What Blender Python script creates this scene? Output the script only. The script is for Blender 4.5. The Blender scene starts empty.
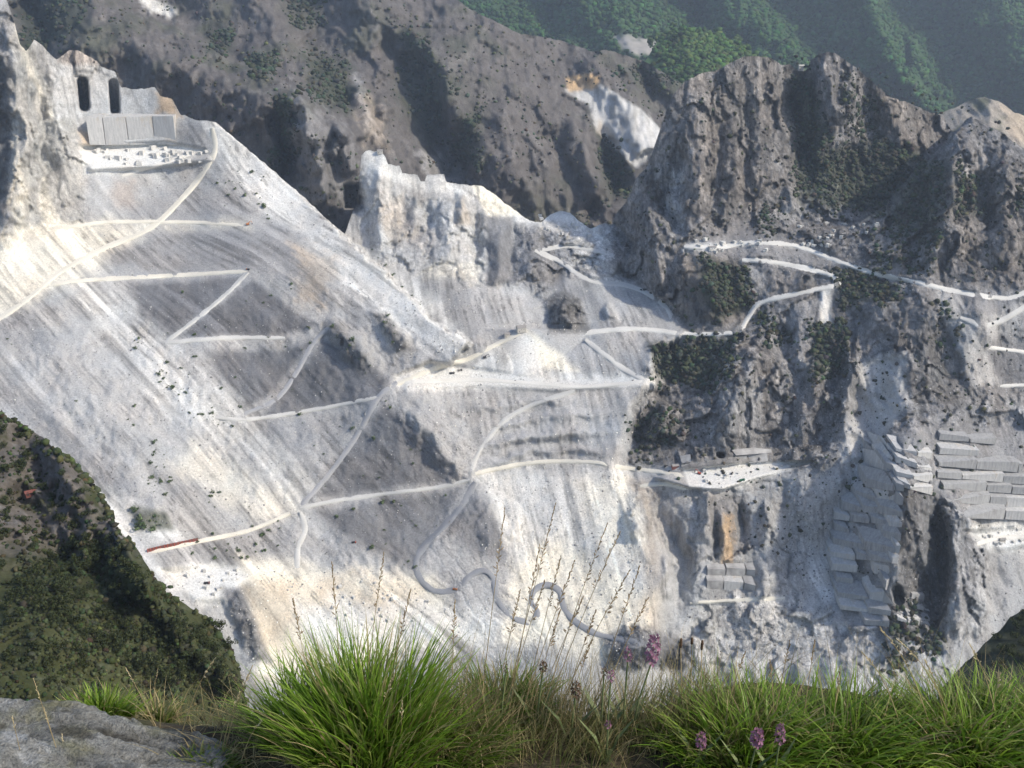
import bpy, math, random
import numpy as np

random.seed(7)
RNG = np.random.default_rng(11)
SC = bpy.context.scene
COL = SC.collection

# ------------------------------------------------------------------ camera, sky, sun, exposure
F = 1100.0                        # focal length in pixels of the 1024-wide picture
HORIZON = -80.0                   # the level line lies above the frame: the view looks down into the valley
TH = math.atan((384 - HORIZON) / F)
CT, ST = math.cos(TH), math.sin(TH)
cam = bpy.data.cameras.new('camera')
cam.lens = F * 36.0 / 1024.0
cam.sensor_width = 36.0
cam.clip_start = 0.05
cam.clip_end = 20000
cam_o = bpy.data.objects.new('camera', cam)
cam_o.rotation_euler = (math.pi / 2 - TH, 0, 0)
COL.objects.link(cam_o)
SC.camera = cam_o
cam.dof.use_dof = True
cam.dof.focus_distance = 2.2
cam.dof.aperture_fstop = 40.0

SUN = np.array([0.72, -0.22, 0.66]); SUN /= np.linalg.norm(SUN)
SUN_EL = math.asin(SUN[2]); SUN_AZ = math.atan2(SUN[0], SUN[1])
world = bpy.data.worlds.new('World'); SC.world = world
world.use_nodes = True
wt = world.node_tree
sky = wt.nodes.new('ShaderNodeTexSky'); sky.sky_type = 'NISHITA'
sky.sun_disc = False
sky.sun_elevation = SUN_EL; sky.sun_rotation = SUN_AZ
sky.altitude = 1000; sky.dust_density = 3.0; sky.ozone_density = 1.2
wt.links.new(sky.outputs[0], wt.nodes['Background'].inputs[0])
wt.nodes['Background'].inputs[1].default_value = 0.15
sl = bpy.data.lights.new('sun', 'SUN'); sl.energy = 2.65; sl.angle = math.radians(2.5)
sl.color = (1.0, 0.92, 0.79)
sun_o = bpy.data.objects.new('sun', sl); COL.objects.link(sun_o)
from mathutils import Vector
sun_o.rotation_euler = Vector(SUN).to_track_quat('Z', 'Y').to_euler()
SC.view_settings.view_transform = 'Standard'
SC.view_settings.look = 'None'
SC.view_settings.gamma = 1
SC.view_settings.exposure = 0.58
HAZE_DENSITY = 0.000048
SC.cycles.volume_bounces = 0
SC.cycles.max_bounces = 4
SC.cycles.diffuse_bounces = 2
SC.cycles.use_adaptive_sampling = True
SC.cycles.adaptive_threshold = 0.025

# ------------------------------------------------------------------ numeric helpers
def ray(px, py):
    a = (np.asarray(px, float) - 512) / F
    b = (384 - np.asarray(py, float)) / F
    return a, CT + b * ST, -ST + b * CT          # x, y(horizontal forward), z per unit depth

def world_at(px, py, Y):
    a, yy, zz = ray(px, py)
    t = Y / yy
    return np.stack([a * t, np.broadcast_to(Y, t.shape) + 0 * t, zz * t], -1)

def tan_at(py):                                   # fall of the sight line per metre of ground distance
    _, yy, zz = ray(0, py)
    return -zz / yy

def _hash(ix, iy, iz, seed):
    h = (ix.astype(np.uint32) * np.uint32(374761393) + iy.astype(np.uint32) * np.uint32(668265263)
         + iz.astype(np.uint32) * np.uint32(2147483647) + np.uint32(seed * 974634777 & 0xffffffff))
    h ^= h >> np.uint32(13); h *= np.uint32(1274126177); h ^= h >> np.uint32(16)
    h *= np.uint32(2246822519); h ^= h >> np.uint32(13)
    return h.astype(np.float32) / np.float32(4294967295.0)

def vnoise(x, y, z, seed=0):                      # value noise, -1..1
    x = np.asarray(x, np.float32); y = np.asarray(y, np.float32); z = np.asarray(z, np.float32)
    x, y, z = np.broadcast_arrays(x, y, z)
    fx, fy, fz = np.floor(x), np.floor(y), np.floor(z)
    ix, iy, iz = fx.astype(np.int32), fy.astype(np.int32), fz.astype(np.int32)
    u, v, w = x - fx, y - fy, z - fz
    u = u * u * u * (u * (u * 6 - 15) + 10); v = v * v * v * (v * (v * 6 - 15) + 10); w = w * w * w * (w * (w * 6 - 15) + 10)
    r = 0
    for dx in (0, 1):
        wx = u if dx else 1 - u
        for dy in (0, 1):
            wy = v if dy else 1 - v
            for dz in (0, 1):
                r = r + wx * wy * (w if dz else 1 - w) * _hash(ix + dx, iy + dy, iz + dz, seed)
    return r * 2 - 1

def fbm(x, y, z, octv=4, seed=0, gain=0.5):
    r, a, s = 0, 1.0, 0.0
    for i in range(octv):
        r = r + a * vnoise(x * 2 ** i + 17.3 * i, y * 2 ** i + 5.1 * i, z * 2 ** i + 9.7 * i, seed + i)
        s += a; a *= gain
    return r / s

def ridged(x, y, z, octv=4, seed=0):
    r, a, s = 0, 1.0, 0.0
    for i in range(octv):
        n = 1 - np.abs(vnoise(x * 2 ** i + 3.3 * i, y * 2 ** i + 7.1 * i, z * 2 ** i + 2.7 * i, seed + i)) * 1.6
        r = r + a * n; s += a; a *= 0.5
    return r / s

def sstep(a, b, x):
    t = np.clip((x - a) / (b - a), 0, 1)
    return t * t * (3 - 2 * t)

def facets(x, y, z, seed):                        # broken rock: every cell is a tilted plane of its own
    x = np.asarray(x, np.float32); y = np.asarray(y, np.float32); z = np.asarray(z, np.float32)
    fx, fy, fz = np.floor(x).astype(np.int32), np.floor(y).astype(np.int32), np.floor(z).astype(np.int32)
    best = np.full(x.shape, 9.0, np.float32); sec = best.copy(); val = np.zeros(x.shape, np.float32)
    for dx in (-1, 0, 1):
        for dy in (-1, 0, 1):
            for dz in (-1, 0, 1):
                cx_, cy_, cz_ = fx + dx, fy + dy, fz + dz
                a = _hash(cx_, cy_, cz_, seed); b = _hash(cx_, cy_, cz_, seed + 1); c = _hash(cx_, cy_, cz_, seed + 2)
                ux, uy, uz = x - cx_ - a, y - cy_ - b, z - cz_ - c
                d = ux * ux + uy * uy + uz * uz
                r = _hash(cx_, cy_, cz_, seed + 3)
                v = (r - .5) + (b - .5) * 1.6 * ux + (c - .5) * 1.2 * uy + (a - .5) * 1.4 * uz
                m = d < best
                sec = np.where(m, best, np.minimum(sec, d)); val = np.where(m, v, val); best = np.where(m, d, best)
    return val, np.sqrt(sec) - np.sqrt(best)

class RBF:                                        # thin-plate surface through control points
    def __init__(self, pts, lam=0.02):
        p = np.array(pts, float)
        self.c = p[:, :2] / 500.0
        n = len(p)
        K = self._k(np.linalg.norm(self.c[:, None] - self.c[None], axis=-1)) + lam * np.eye(n) * 0.01
        P = np.c_[np.ones(n), self.c]
        A = np.block([[K, P], [P.T, np.zeros((3, 3))]])
        self.w = np.linalg.solve(A, np.r_[p[:, 2], 0, 0, 0])
    def _k(self, r):
        return np.where(r > 1e-9, r * r * np.log(np.maximum(r, 1e-9)), 0)
    def __call__(self, px, py):
        x, y = px / 500.0, py / 500.0
        out = self.w[-3] + self.w[-2] * x + self.w[-1] * y
        for (cx, cy), w in zip(self.c, self.w):
            out = out + w * self._k(np.sqrt((x - cx) ** 2 + (y - cy) ** 2))
        return out

def seg_dist(px, py, pts):
    d = np.full(px.shape, 1e9); tt = np.zeros(px.shape); n = len(pts) - 1; side = np.zeros(px.shape)
    for i in range(n):
        (x0, y0), (x1, y1) = pts[i][:2], pts[i + 1][:2]
        vx, vy = x1 - x0, y1 - y0
        L = vx * vx + vy * vy + 1e-9
        t = np.clip(((px - x0) * vx + (py - y0) * vy) / L, 0, 1)
        q = np.hypot(px - x0 - t * vx, py - y0 - t * vy)
        m = q < d
        d = np.where(m, q, d); tt = np.where(m, (i + t) / n, tt)
        side = np.where(m, np.sign(vx * (py - y0) - vy * (px - x0)), side)
    return d, tt, side

def poly_sd(px, py, poly):                        # signed distance, positive inside
    pts = list(poly) + [poly[0]]
    d, _, _ = seg_dist(px, py, pts)
    ins = np.zeros(px.shape, bool)
    for (x0, y0), (x1, y1) in zip(pts[:-1], pts[1:]):
        if y0 != y1:
            c = ((y0 > py) != (y1 > py)) & (px < (x1 - x0) * (py - y0) / (y1 - y0) + x0)
            ins ^= c
    return np.where(ins, d, -d)

def in_box(px, py, pts, m):
    xs = [p[0] for p in pts]; ys = [p[1] for p in pts]
    return np.nonzero((px > min(xs) - m) & (px < max(xs) + m) & (py > min(ys) - m) & (py < max(ys) + m))[0]

# ------------------------------------------------------------------ object helpers
def mesh_np(name, v, faces, cols=None, smooth=True, alpha=None):
    me = bpy.data.meshes.new(name)
    v = np.asarray(v, np.float32); f = np.asarray(faces, np.int32)
    me.vertices.add(len(v)); me.vertices.foreach_set('co', v.ravel())
    k = f.shape[1]
    me.loops.add(f.size); me.loops.foreach_set('vertex_index', f.ravel())
    me.polygons.add(len(f)); me.polygons.foreach_set('loop_start', np.arange(0, f.size, k, dtype=np.int32))
    me.update(calc_edges=True)
    if smooth:
        me.polygons.foreach_set('use_smooth', np.ones(len(f), bool))
    if cols is not None:
        a = me.color_attributes.new('Col', 'FLOAT_COLOR', 'POINT')
        c4 = np.ones((len(v), 4), np.float32); c4[:, :3] = np.clip(cols[:, :3], 0, 1)
        if cols.shape[1] == 4: c4[:, 3] = cols[:, 3]
        a.data.foreach_set('color', c4.ravel())
    me.validate()
    return me

def obj(name, me, mat=None, parent=None, loc=None):
    o = bpy.data.objects.new(name, me); COL.objects.link(o)
    if mat is not None and me is not None and not me.materials:
        me.materials.append(mat)
    if parent is not None: o.parent = parent
    if loc is not None: o.location = loc
    return o

def empty(name, loc):
    o = bpy.data.objects.new(name, None); COL.objects.link(o); o.location = loc; o.empty_display_size = 0.1
    return o

def tag(o, label=None, cat=None, group=None, kind=None):
    if label: o['label'] = label
    if cat: o['category'] = cat
    if group: o['group'] = group
    if kind: o['kind'] = kind
    return o

class MB:                                         # collects triangles / quads of one mesh
    def __init__(self): self.v = []; self.f = []
    def add(self, vs, fs):
        b = len(self.v); self.v += [tuple(map(float, p)) for p in vs]; self.f += [tuple(i + b for i in f) for f in fs]
    def box(self, c, s, rz=0.0, taper=1.0):
        cx, cy, cz = c; hx, hy, hz = s[0] / 2, s[1] / 2, s[2] / 2
        ca, sa = math.cos(rz), math.sin(rz); vs = []
        for k in (-1, 1):
            q = taper if k > 0 else 1
            for (i, j) in ((-1, -1), (1, -1), (1, 1), (-1, 1)):
                x, y = i * hx * q, j * hy * q
                vs.append((cx + x * ca - y * sa, cy + x * sa + y * ca, cz + k * hz))
        self.add(vs, [(0, 3, 2, 1), (4, 5, 6, 7), (0, 1, 5, 4), (1, 2, 6, 5), (2, 3, 7, 6), (3, 0, 4, 7)])
    def tube(self, pts, rad, n=6, cap=True):
        pts = [Vector(p) for p in pts]; rings = []
        if not hasattr(rad, '__len__'): rad = [rad] * len(pts)
        for i, p in enumerate(pts):
            d = (pts[min(i + 1, len(pts) - 1)] - pts[max(i - 1, 0)]).normalized()
            a = d.orthogonal().normalized(); b = d.cross(a)
            rings.append([p + (a * math.cos(2 * math.pi * k / n) + b * math.sin(2 * math.pi * k / n)) * rad[i] for k in range(n)])
        vs = [q for r in rings for q in r]; fs = []
        for i in range(len(pts) - 1):
            for k in range(n):
                fs.append((i * n + k, i * n + (k + 1) % n, (i + 1) * n + (k + 1) % n, (i + 1) * n + k))
        if cap: fs += [tuple(range(n))[::-1], tuple((len(pts) - 1) * n + k for k in range(n))]
        self.add(vs, fs)
    def mesh(self, name, smooth=False, bevel=0.0):
        me = bpy.data.meshes.new(name); me.from_pydata(self.v, [], self.f); me.validate(); me.update()
        if smooth: me.polygons.foreach_set('use_smooth', [True] * len(me.polygons))
        return me
    def build(self, name, mat, parent=None, smooth=False, loc=None):
        return obj(name, self.mesh(name, smooth), mat, parent, loc)

# ------------------------------------------------------------------ materials
def principled(name, rough=0.9, spec=0.2):
    m = bpy.data.materials.new(name); m.use_nodes = True
    b = m.node_tree.nodes['Principled BSDF']
    b.inputs['Roughness'].default_value = rough
    b.inputs['Specular IOR Level'].default_value = spec
    return m, m.node_tree, b

def mat_noise(name, c1, c2, scale, rough=0.9, spec=0.2, bump=0.0, bscale=None, detail=6, coord='Object', trans=0.0):
    m, nt, b = principled(name, rough, spec)
    tc = nt.nodes.new('ShaderNodeTexCoord')
    n = nt.nodes.new('ShaderNodeTexNoise'); n.inputs['Scale'].default_value = scale; n.inputs['Detail'].default_value = detail
    r = nt.nodes.new('ShaderNodeValToRGB')
    r.color_ramp.elements[0].position = 0.32; r.color_ramp.elements[1].position = 0.68
    r.color_ramp.elements[0].color = (*c1, 1); r.color_ramp.elements[1].color = (*c2, 1)
    nt.links.new(tc.outputs[coord], n.inputs['Vector']); nt.links.new(n.outputs['Fac'], r.inputs['Fac'])
    nt.links.new(r.outputs[0], b.inputs['Base Color'])
    if bump:
        n2 = nt.nodes.new('ShaderNodeTexNoise'); n2.inputs['Scale'].default_value = bscale or scale * 3; n2.inputs['Detail'].default_value = 8
        nt.links.new(tc.outputs[coord], n2.inputs['Vector'])
        bp = nt.nodes.new('ShaderNodeBump'); bp.inputs['Strength'].default_value = bump
        nt.links.new(n2.outputs['Fac'], bp.inputs['Height']); nt.links.new(bp.outputs[0], b.inputs['Normal'])
    if trans:
        add_trans(nt, b, r.outputs[0], trans)
    return m

def add_trans(nt, b, colsock, amount):
    out = nt.nodes['Material Output']
    t = nt.nodes.new('ShaderNodeBsdfTranslucent'); mx = nt.nodes.new('ShaderNodeMixShader'); mx.inputs[0].default_value = amount
    nt.links.new(colsock, t.inputs[0]); nt.links.new(b.outputs[0], mx.inputs[1]); nt.links.new(t.outputs[0], mx.inputs[2])
    nt.links.new(mx.outputs[0], out.inputs[0])

def mat_attr(name, scale, amount=0.25, rough=0.95, bump=0.4, bdist=1.0, spec=0.1, trans=0.0):
    """vertex colour of the ground itself, broken up by noise and fine relief"""
    m, nt, b = principled(name, rough, spec)
    at = nt.nodes.new('ShaderNodeAttribute'); at.attribute_name = 'Col'
    tc = nt.nodes.new('ShaderNodeTexCoord')
    n = nt.nodes.new('ShaderNodeTexNoise'); n.inputs['Scale'].default_value = scale; n.inputs['Detail'].default_value = 8
    n.inputs['Roughness'].default_value = 0.65
    nt.links.new(tc.outputs['Object'], n.inputs['Vector'])
    mr = nt.nodes.new('ShaderNodeMapRange')
    mr.inputs['From Min'].default_value = 0.3; mr.inputs['From Max'].default_value = 0.7
    mr.inputs['To Min'].default_value = 1 - amount; mr.inputs['To Max'].default_value = 1 + amount
    nt.links.new(n.outputs['Fac'], mr.inputs['Value'])
    mul = nt.nodes.new('ShaderNodeVectorMath'); mul.operation = 'SCALE'
    nt.links.new(at.outputs['Color'], mul.inputs[0]); nt.links.new(mr.outputs[0], mul.inputs['Scale'])
    nt.links.new(mul.outputs[0], b.inputs['Base Color'])
    if bump:
        bp = nt.nodes.new('ShaderNodeBump'); bp.inputs['Strength'].default_value = bump; bp.inputs['Distance'].default_value = bdist
        nt.links.new(n.outputs['Fac'], bp.inputs['Height']); nt.links.new(bp.outputs[0], b.inputs['Normal'])
    if trans:
        add_trans(nt, b, mul.outputs[0], trans)
    return m

def mat_terrain(name):
    """ground colour, stone grain everywhere, upright joints and stains where the rock is bare (alpha)"""
    m, nt, b = principled(name, .95, .08)
    N = nt.nodes.new; L = nt.links.new
    at = N('ShaderNodeAttribute'); at.attribute_name = 'Col'; tc = N('ShaderNodeTexCoord')
    def noise(scale, st, detail=6, rough=.6):
        mp = N('ShaderNodeMapping'); mp.inputs['Scale'].default_value = st; L(tc.outputs['Object'], mp.inputs[0])
        n = N('ShaderNodeTexNoise'); n.inputs['Scale'].default_value = scale; n.inputs['Detail'].default_value = detail; n.inputs['Roughness'].default_value = rough
        L(mp.outputs[0], n.inputs['Vector']); return n.outputs['Fac']
    def rng(s, a, b_, lo, hi):
        r = N('ShaderNodeMapRange'); L(s, r.inputs[0]); r.inputs[1].default_value = a; r.inputs[2].default_value = b_; r.inputs[3].default_value = lo; r.inputs[4].default_value = hi; return r.outputs[0]
    def math_(op, a, b_):
        k = N('ShaderNodeMath'); k.operation = op
        for i, v in enumerate((a, b_)):
            if isinstance(v, (int, float)): k.inputs[i].default_value = v
            else: L(v, k.inputs[i])
        return k.outputs[0]
    grain = noise(.42, (1, 1, 1), 4, .75); vert = noise(.22, (1, .6, .22), 4, .7); vert2 = noise(.09, (1, .5, .16), 4, .65)
    g = rng(grain, .3, .7, .72, 1.28)
    rk = math_('MULTIPLY', rng(vert, .33, .67, .74, 1.3), rng(vert2, .35, .65, .84, 1.2))
    mp = N('ShaderNodeMapping'); mp.inputs['Scale'].default_value = (.13, .1, .045); L(tc.outputs['Object'], mp.inputs[0])
    wn = N('ShaderNodeTexNoise'); wn.inputs['Scale'].default_value = 1.3; wn.inputs['Detail'].default_value = 2; L(mp.outputs[0], wn.inputs['Vector'])
    ad = N('ShaderNodeVectorMath'); ad.operation = 'ADD'; L(mp.outputs[0], ad.inputs[0]); L(wn.outputs['Color'], ad.inputs[1])
    vo = N('ShaderNodeTexVoronoi'); vo.feature = 'DISTANCE_TO_EDGE'; vo.inputs['Scale'].default_value = 1.0; L(ad.outputs[0], vo.inputs['Vector'])
    crack = rng(vo.outputs['Distance'], 0, .06, .72, 1.0)
    rk = math_('MULTIPLY', rk, crack)
    al = at.outputs['Alpha']
    mixr = N('ShaderNodeMix'); mixr.data_type = 'FLOAT'; mixr.inputs[2].default_value = 1.0; L(al, mixr.inputs[0]); L(rk, mixr.inputs[3])
    tot = math_('MULTIPLY', g, mixr.outputs[0])
    mul = N('ShaderNodeVectorMath'); mul.operation = 'SCALE'; L(at.outputs['Color'], mul.inputs[0]); L(tot, mul.inputs['Scale']); L(mul.outputs[0], b.inputs['Base Color'])
    h = math_('ADD', math_('MULTIPLY', grain, .8), math_('MULTIPLY', math_('MULTIPLY', math_('ADD', vert, crack), 1.6), al))
    bp = N('ShaderNodeBump'); bp.inputs['Strength'].default_value = .75; bp.inputs['Distance'].default_value = 2.0
    L(h, bp.inputs['Height']); L(bp.outputs[0], b.inputs['Normal'])
    return m
M_TERR = mat_terrain('quarry_ground')
M_HILL = mat_attr('wooded_ground', 0.02, 0.25, bump=0.5, bdist=6)
M_NEAR = mat_attr('hillside_ground', 0.5, 0.3, bump=0.5, bdist=0.6)
M_ROAD = mat_attr('road_dust', 0.5, 0.08, bump=0.2, bdist=0.3)
M_CROWN = mat_attr('crown_leaves', 0.6, 0.35, rough=0.8, bump=0.0)
M_MARBLE = mat_noise('marble_block', (.50, .49, .46), (.72, .70, .65), 0.12, bump=0.3, bscale=0.6)
def mat_sawn(name, c1, c2, stain):
    m, nt, b = principled(name, .85, .15); N = nt.nodes.new; L = nt.links.new
    tc = N('ShaderNodeTexCoord')
    def ns(st, sc, d=6):
        mp = N('ShaderNodeMapping'); mp.inputs['Scale'].default_value = st; L(tc.outputs['Object'], mp.inputs[0])
        n = N('ShaderNodeTexNoise'); n.inputs['Scale'].default_value = sc; n.inputs['Detail'].default_value = d; n.inputs['Roughness'].default_value = .7; L(mp.outputs[0], n.inputs[0]); return n.outputs['Fac']
    r = N('ShaderNodeValToRGB'); r.color_ramp.elements[0].position = .3; r.color_ramp.elements[1].position = .7; r.color_ramp.elements[0].color = (*c1, 1); r.color_ramp.elements[1].color = (*c2, 1)
    v = ns((1, .6, .18), .35, 8); L(v, r.inputs[0])
    s = N('ShaderNodeValToRGB'); s.color_ramp.elements[0].position = .56; s.color_ramp.elements[1].position = .72; L(ns((1, 1, .35), .07, 7), s.inputs[0])
    mx = N('ShaderNodeMix'); mx.data_type = 'RGBA'; mx.inputs[7].default_value = (*stain, 1); L(s.outputs[0], mx.inputs[0]); L(r.outputs[0], mx.inputs[6]); L(mx.outputs[2], b.inputs['Base Color'])
    bp = N('ShaderNodeBump'); bp.inputs['Strength'].default_value = .6; bp.inputs['Distance'].default_value = 1.5; L(ns((1, 1, .6), .3, 8), bp.inputs['Height']); L(bp.outputs[0], b.inputs['Normal'])
    return m
M_MARBLEG = mat_noise('weathered_marble_block', (.27, .26, .25), (.47, .46, .44), 0.10, bump=0.4, bscale=0.5)

# ------------------------------------------------------------------ the quarry valley: distances (metres of ground) at points of the picture
SCREE_POLY = [(-300, -300), (200, -300), (214, 118), (262, 161), (300, 194), (345, 236), (372, 262), (400, 290), (430, 316), (470, 346), (450, 366),
              (395, 385), (430, 440), (475, 480), (450, 540), (480, 590), (520, 640), (540, 900), (-300, 900)]
MASSIF_POLY = [(640, -300), (614, 222), (634, 243), (616, 272), (640, 286), (675, 306), (690, 330), (655, 350), (655, 385), (632, 430), (622, 465),
               (625, 485), (645, 520), (668, 580), (655, 640), (660, 900), (1400, 900), (1400, -300)]
PEAK_POLY = [(972, 114), (1000, 126), (1024, 148), (1400, 150), (1400, 330), (1010, 300), (930, 288), (850, 264), (800, 232), (850, 225), (885, 207), (925, 162)]

R_SCREE = RBF([(215, 123, 1790), (120, 118, 1800), (60, 100, 1770), (10, 30, 1700), (0, -20, 1720), (60, 20, 1800), (20, 230, 1580), (100, 225, 1645),
               (200, 220, 1690), (250, 225, 1660), (300, 195, 1720), (345, 235, 1620), (400, 290, 1520), (470, 347, 1425), (0, 310, 1440), (75, 280, 1520),
               (250, 272, 1560), (165, 343, 1440), (325, 330, 1480), (0, 420, 1290), (245, 415, 1365), (390, 385, 1400), (100, 470, 1240), (300, 505, 1270),
               (475, 480, 1310), (150, 550, 1150), (300, 600, 1150), (200, 600, 1110), (430, 590, 1165), (250, 720, 1030), (500, 720, 1040), (480, 560, 1200), (510, 640, 1104), (400, 720, 1045), (-140, 200, 1560),
               (-140, 420, 1250), (-140, -60, 1700), (-140, 700, 1000), (120, 155, 1760), (170, 160, 1770)])
R_CENTER = RBF([(370, 158, 1780), (350, 200, 1760), (420, 185, 1770), (480, 192, 1780), (520, 215, 1780), (560, 213, 1800), (620, 230, 1750), (400, 270, 1640),
                (450, 275, 1620), (500, 280, 1620), (540, 270, 1640), (580, 262, 1670), (640, 285, 1620), (675, 306, 1560), (440, 320, 1530), (480, 330, 1500),
                (540, 312, 1560), (570, 330, 1525), (600, 330, 1515), (680, 333, 1490), (520, 350, 1470), (400, 380, 1405), (480, 378, 1430), (560, 386, 1420),
                (650, 380, 1410), (475, 480, 1310), (550, 462, 1335), (620, 466, 1310), (640, 440, 1330), (480, 560, 1200), (560, 560, 1210), (640, 560, 1190),
                (500, 640, 1105), (600, 640, 1100), (650, 720, 1050), (400, 720, 1050), (300, 300, 1600), (520, 430, 1375), (600, 430, 1365), (440, 440, 1340), (560, 510, 1270)])
R_MASSIF = RBF([(618, 222, 1750), (640, 180, 1730), (665, 120, 1725), (685, 82, 1745), (715, 75, 1765), (760, 58, 1795), (800, 68, 1830), (825, 53, 1800),
                (855, 70, 1795), (900, 100, 1830), (950, 135, 1870), (700, 230, 1615), (740, 232, 1625), (800, 218, 1650), (880, 210, 1690), (830, 150, 1745),
                (680, 250, 1590), (740, 255, 1570), (760, 245, 1578), (840, 262, 1535), (690, 335, 1490), (745, 320, 1495), (835, 285, 1500), (930, 285, 1450),
                (1010, 297, 1420), (760, 370, 1410), (700, 400, 1400), (680, 440, 1345), (820, 330, 1450), (820, 420, 1360), (900, 350, 1385), (960, 340, 1370),
                (1020, 350, 1390), (690, 470, 1300), (760, 462, 1320), (815, 462, 1300), (900, 440, 1270), (960, 440, 1280), (1020, 440, 1300), (680, 560, 1205),
                (740, 560, 1215), (820, 560, 1220), (900, 520, 1185), (940, 520, 1190), (1010, 540, 1220), (900, 600, 1130), (960, 620, 1110), (1010, 610, 1150),
                (700, 620, 1150), (800, 620, 1150), (850, 660, 1080), (700, 720, 1060), (1000, 720, 1040), (1150, 300, 1400), (1150, 500, 1220), (1150, 720, 1040),
                (730, 520, 1250), (655, 240, 1640), (640, 300, 1600)])
R_PEAK = RBF([(972, 118, 1640), (1024, 150, 1580), (1150, 150, 1560), (890, 207, 1600), (925, 162, 1620), (950, 240, 1500), (1024, 230, 1500), (900, 262, 1500),
              (850, 262, 1530), (930, 285, 1450), (1010, 297, 1420), (1150, 300, 1400), (980, 180, 1560), (1060, 220, 1500)])

# ridges (+) and gullies (-): points, metres towards the viewer, half width in pixels, skew
STROKES = [
    # left spur of cliff
    ([(8, 0), (18, 60), (20, 130), (15, 200), (-10, 260)], 70, 20), ([(60, 60), (62, 130), (75, 200)], 30, 22), ([(40, 60), (42, 140), (45, 220)], -12, 10),
    # scree: faint spurs and gullies along the fall line
    ([(95, 225), (180, 330), (260, 440), (330, 530)], 12, 45), ([(20, 300), (90, 400), (170, 500)], 12, 40), ([(250, 272), (320, 335), (385, 400), (470, 480)], 16, 45),
    ([(322, 328), (345, 345), (372, 365)], 22, 12), ([(378, 315), (392, 340), (402, 350)], 24, 10), ([(346, 330), (365, 352)], 20, 10),
    ([(390, 392), (440, 450), (474, 480)], 14, 16), ([(330, 520), (415, 560)], 10, 30), ([(475, 490), (510, 545)], 16, 26), ([(440, 500), (425, 560)], -6, 20),
    ([(232, 590), (242, 610), (262, 650)], 16, 12), ([(170, 512), (130, 520)], 12, 14),
    # central cliffs: buttresses and recesses
    ([(372, 160), (378, 210), (385, 250)], 25, 12), ([(352, 190), (350, 205)], -60, 12), ([(445, 190), (450, 240), (440, 270)], 14, 14), ([(460, 195), (462, 225)], 26, 6),
    ([(405, 190), (410, 230)], -14, 10), ([(425, 195), (430, 240)], -18, 9), ([(475, 215), (478, 265)], -22, 8), ([(495, 218), (498, 262), (494, 285)], 26, 14), ([(512, 220), (515, 270)], -16, 9),
    ([(532, 235), (536, 280)], 18, 10), ([(552, 255), (560, 285)], -14, 10), ([(566, 295), (566, 315), (575, 332)], 38, 13), ([(545, 300), (545, 318)], -8, 10),
    ([(600, 250), (620, 262)], 12, 12), ([(605, 300), (612, 320)], 16, 9), ([(485, 340), (470, 350)], 6, 10),
    # terrace walls of the bowl
    ([(455, 405), (520, 404), (575, 402)], 6, 5), ([(480, 428), (540, 420), (625, 412)], 6, 5), ([(500, 445), (560, 436), (622, 430)], 5, 4),
    ([(470, 452), (520, 440), (600, 432)], 8, 7), ([(470, 470), (540, 452), (620, 452)], 8, 5),
    # left buttress of the massif
    ([(640, 190), (650, 230), (655, 270), (668, 300)], 46, 16), ([(662, 170), (668, 215), (680, 240)], -30, 8), ([(690, 90), (700, 150), (705, 225)], 42, 22), ([(730, 80), (735, 150), (735, 225)], 26, 16),
    ([(716, 90), (718, 160), (718, 225)], -18, 7), ([(760, 65), (765, 130), (765, 210)], 22, 16), ([(748, 90), (750, 200)], -14, 7), ([(797, 75), (800, 130), (812, 180)], -60, 16),
    ([(826, 55), (832, 100), (842, 130)], 50, 18), ([(858, 75), (870, 110), (878, 150)], -26, 14), ([(880, 92), (905, 135), (925, 150)], 36, 16), ([(842, 140), (860, 180), (870, 205)], -40, 30),
    ([(785, 180), (788, 215)], 24, 10),
    # right peak
    ([(972, 120), (958, 170), (945, 230), (930, 270)], 46, 24), ([(1010, 145), (1004, 200), (998, 260)], 22, 18), ([(985, 160), (982, 230)], -18, 10), ([(930, 180), (910, 230)], -16, 12),
    # massif middle
    ([(700, 255), (710, 300), (712, 328)], 30, 24), ([(735, 262), (745, 300)], 10, 14), ([(760, 335), (745, 380), (720, 450)], 42, 26), ([(780, 310), (792, 370)], -26, 14),
    ([(690, 345), (700, 380)], -10, 20), ([(670, 400), (655, 440)], 22, 16), ([(812, 350), (815, 400), (800, 450)], 26, 14), ([(845, 330), (850, 400), (835, 450)], 20, 10),
    ([(880, 365), (870, 430), (845, 500), (825, 570)], -26, 20), ([(870, 300), (880, 340)], 10, 20), ([(830, 285), (826, 325)], -8, 6), ([(905, 330), (900, 400)], 12, 14),
    ([(945, 320), (950, 400)], -20, 16), ([(975, 290), (985, 350)], 12, 14), ([(890, 390), (920, 430)], 10, 10),
    # quarry terrace bluff
    ([(640, 485), (636, 520), (640, 545)], 16, 12), ([(665, 505), (680, 560), (678, 610)], -34, 16), ([(705, 490), (704, 545)], 26, 8), ([(725, 500), (724, 530), (720, 560)], 18, 9),
    ([(741, 500), (744, 550)], -16, 6), ([(715, 530), (716, 570)], -12, 4), ([(765, 490), (770, 560), (760, 610)], 20, 16), ([(800, 480), (800, 520)], 10, 10), ([(665, 545), (668, 590)], 18, 6),
    # cut buttress on the right and the rocky spur beside it
    ([(925, 425), (905, 470), (902, 540), (885, 640)], 46, 28), ([(935, 500), (936, 560), (932, 640)], -46, 14), ([(938, 480), (958, 530), (965, 590), (962, 640)], 36, 22), ([(960, 440), (985, 480)], 10, 16),
    ([(995, 560), (985, 620)], -10, 14), ([(612, 655), (645, 640), (685, 655)], 26, 16),
]
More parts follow.
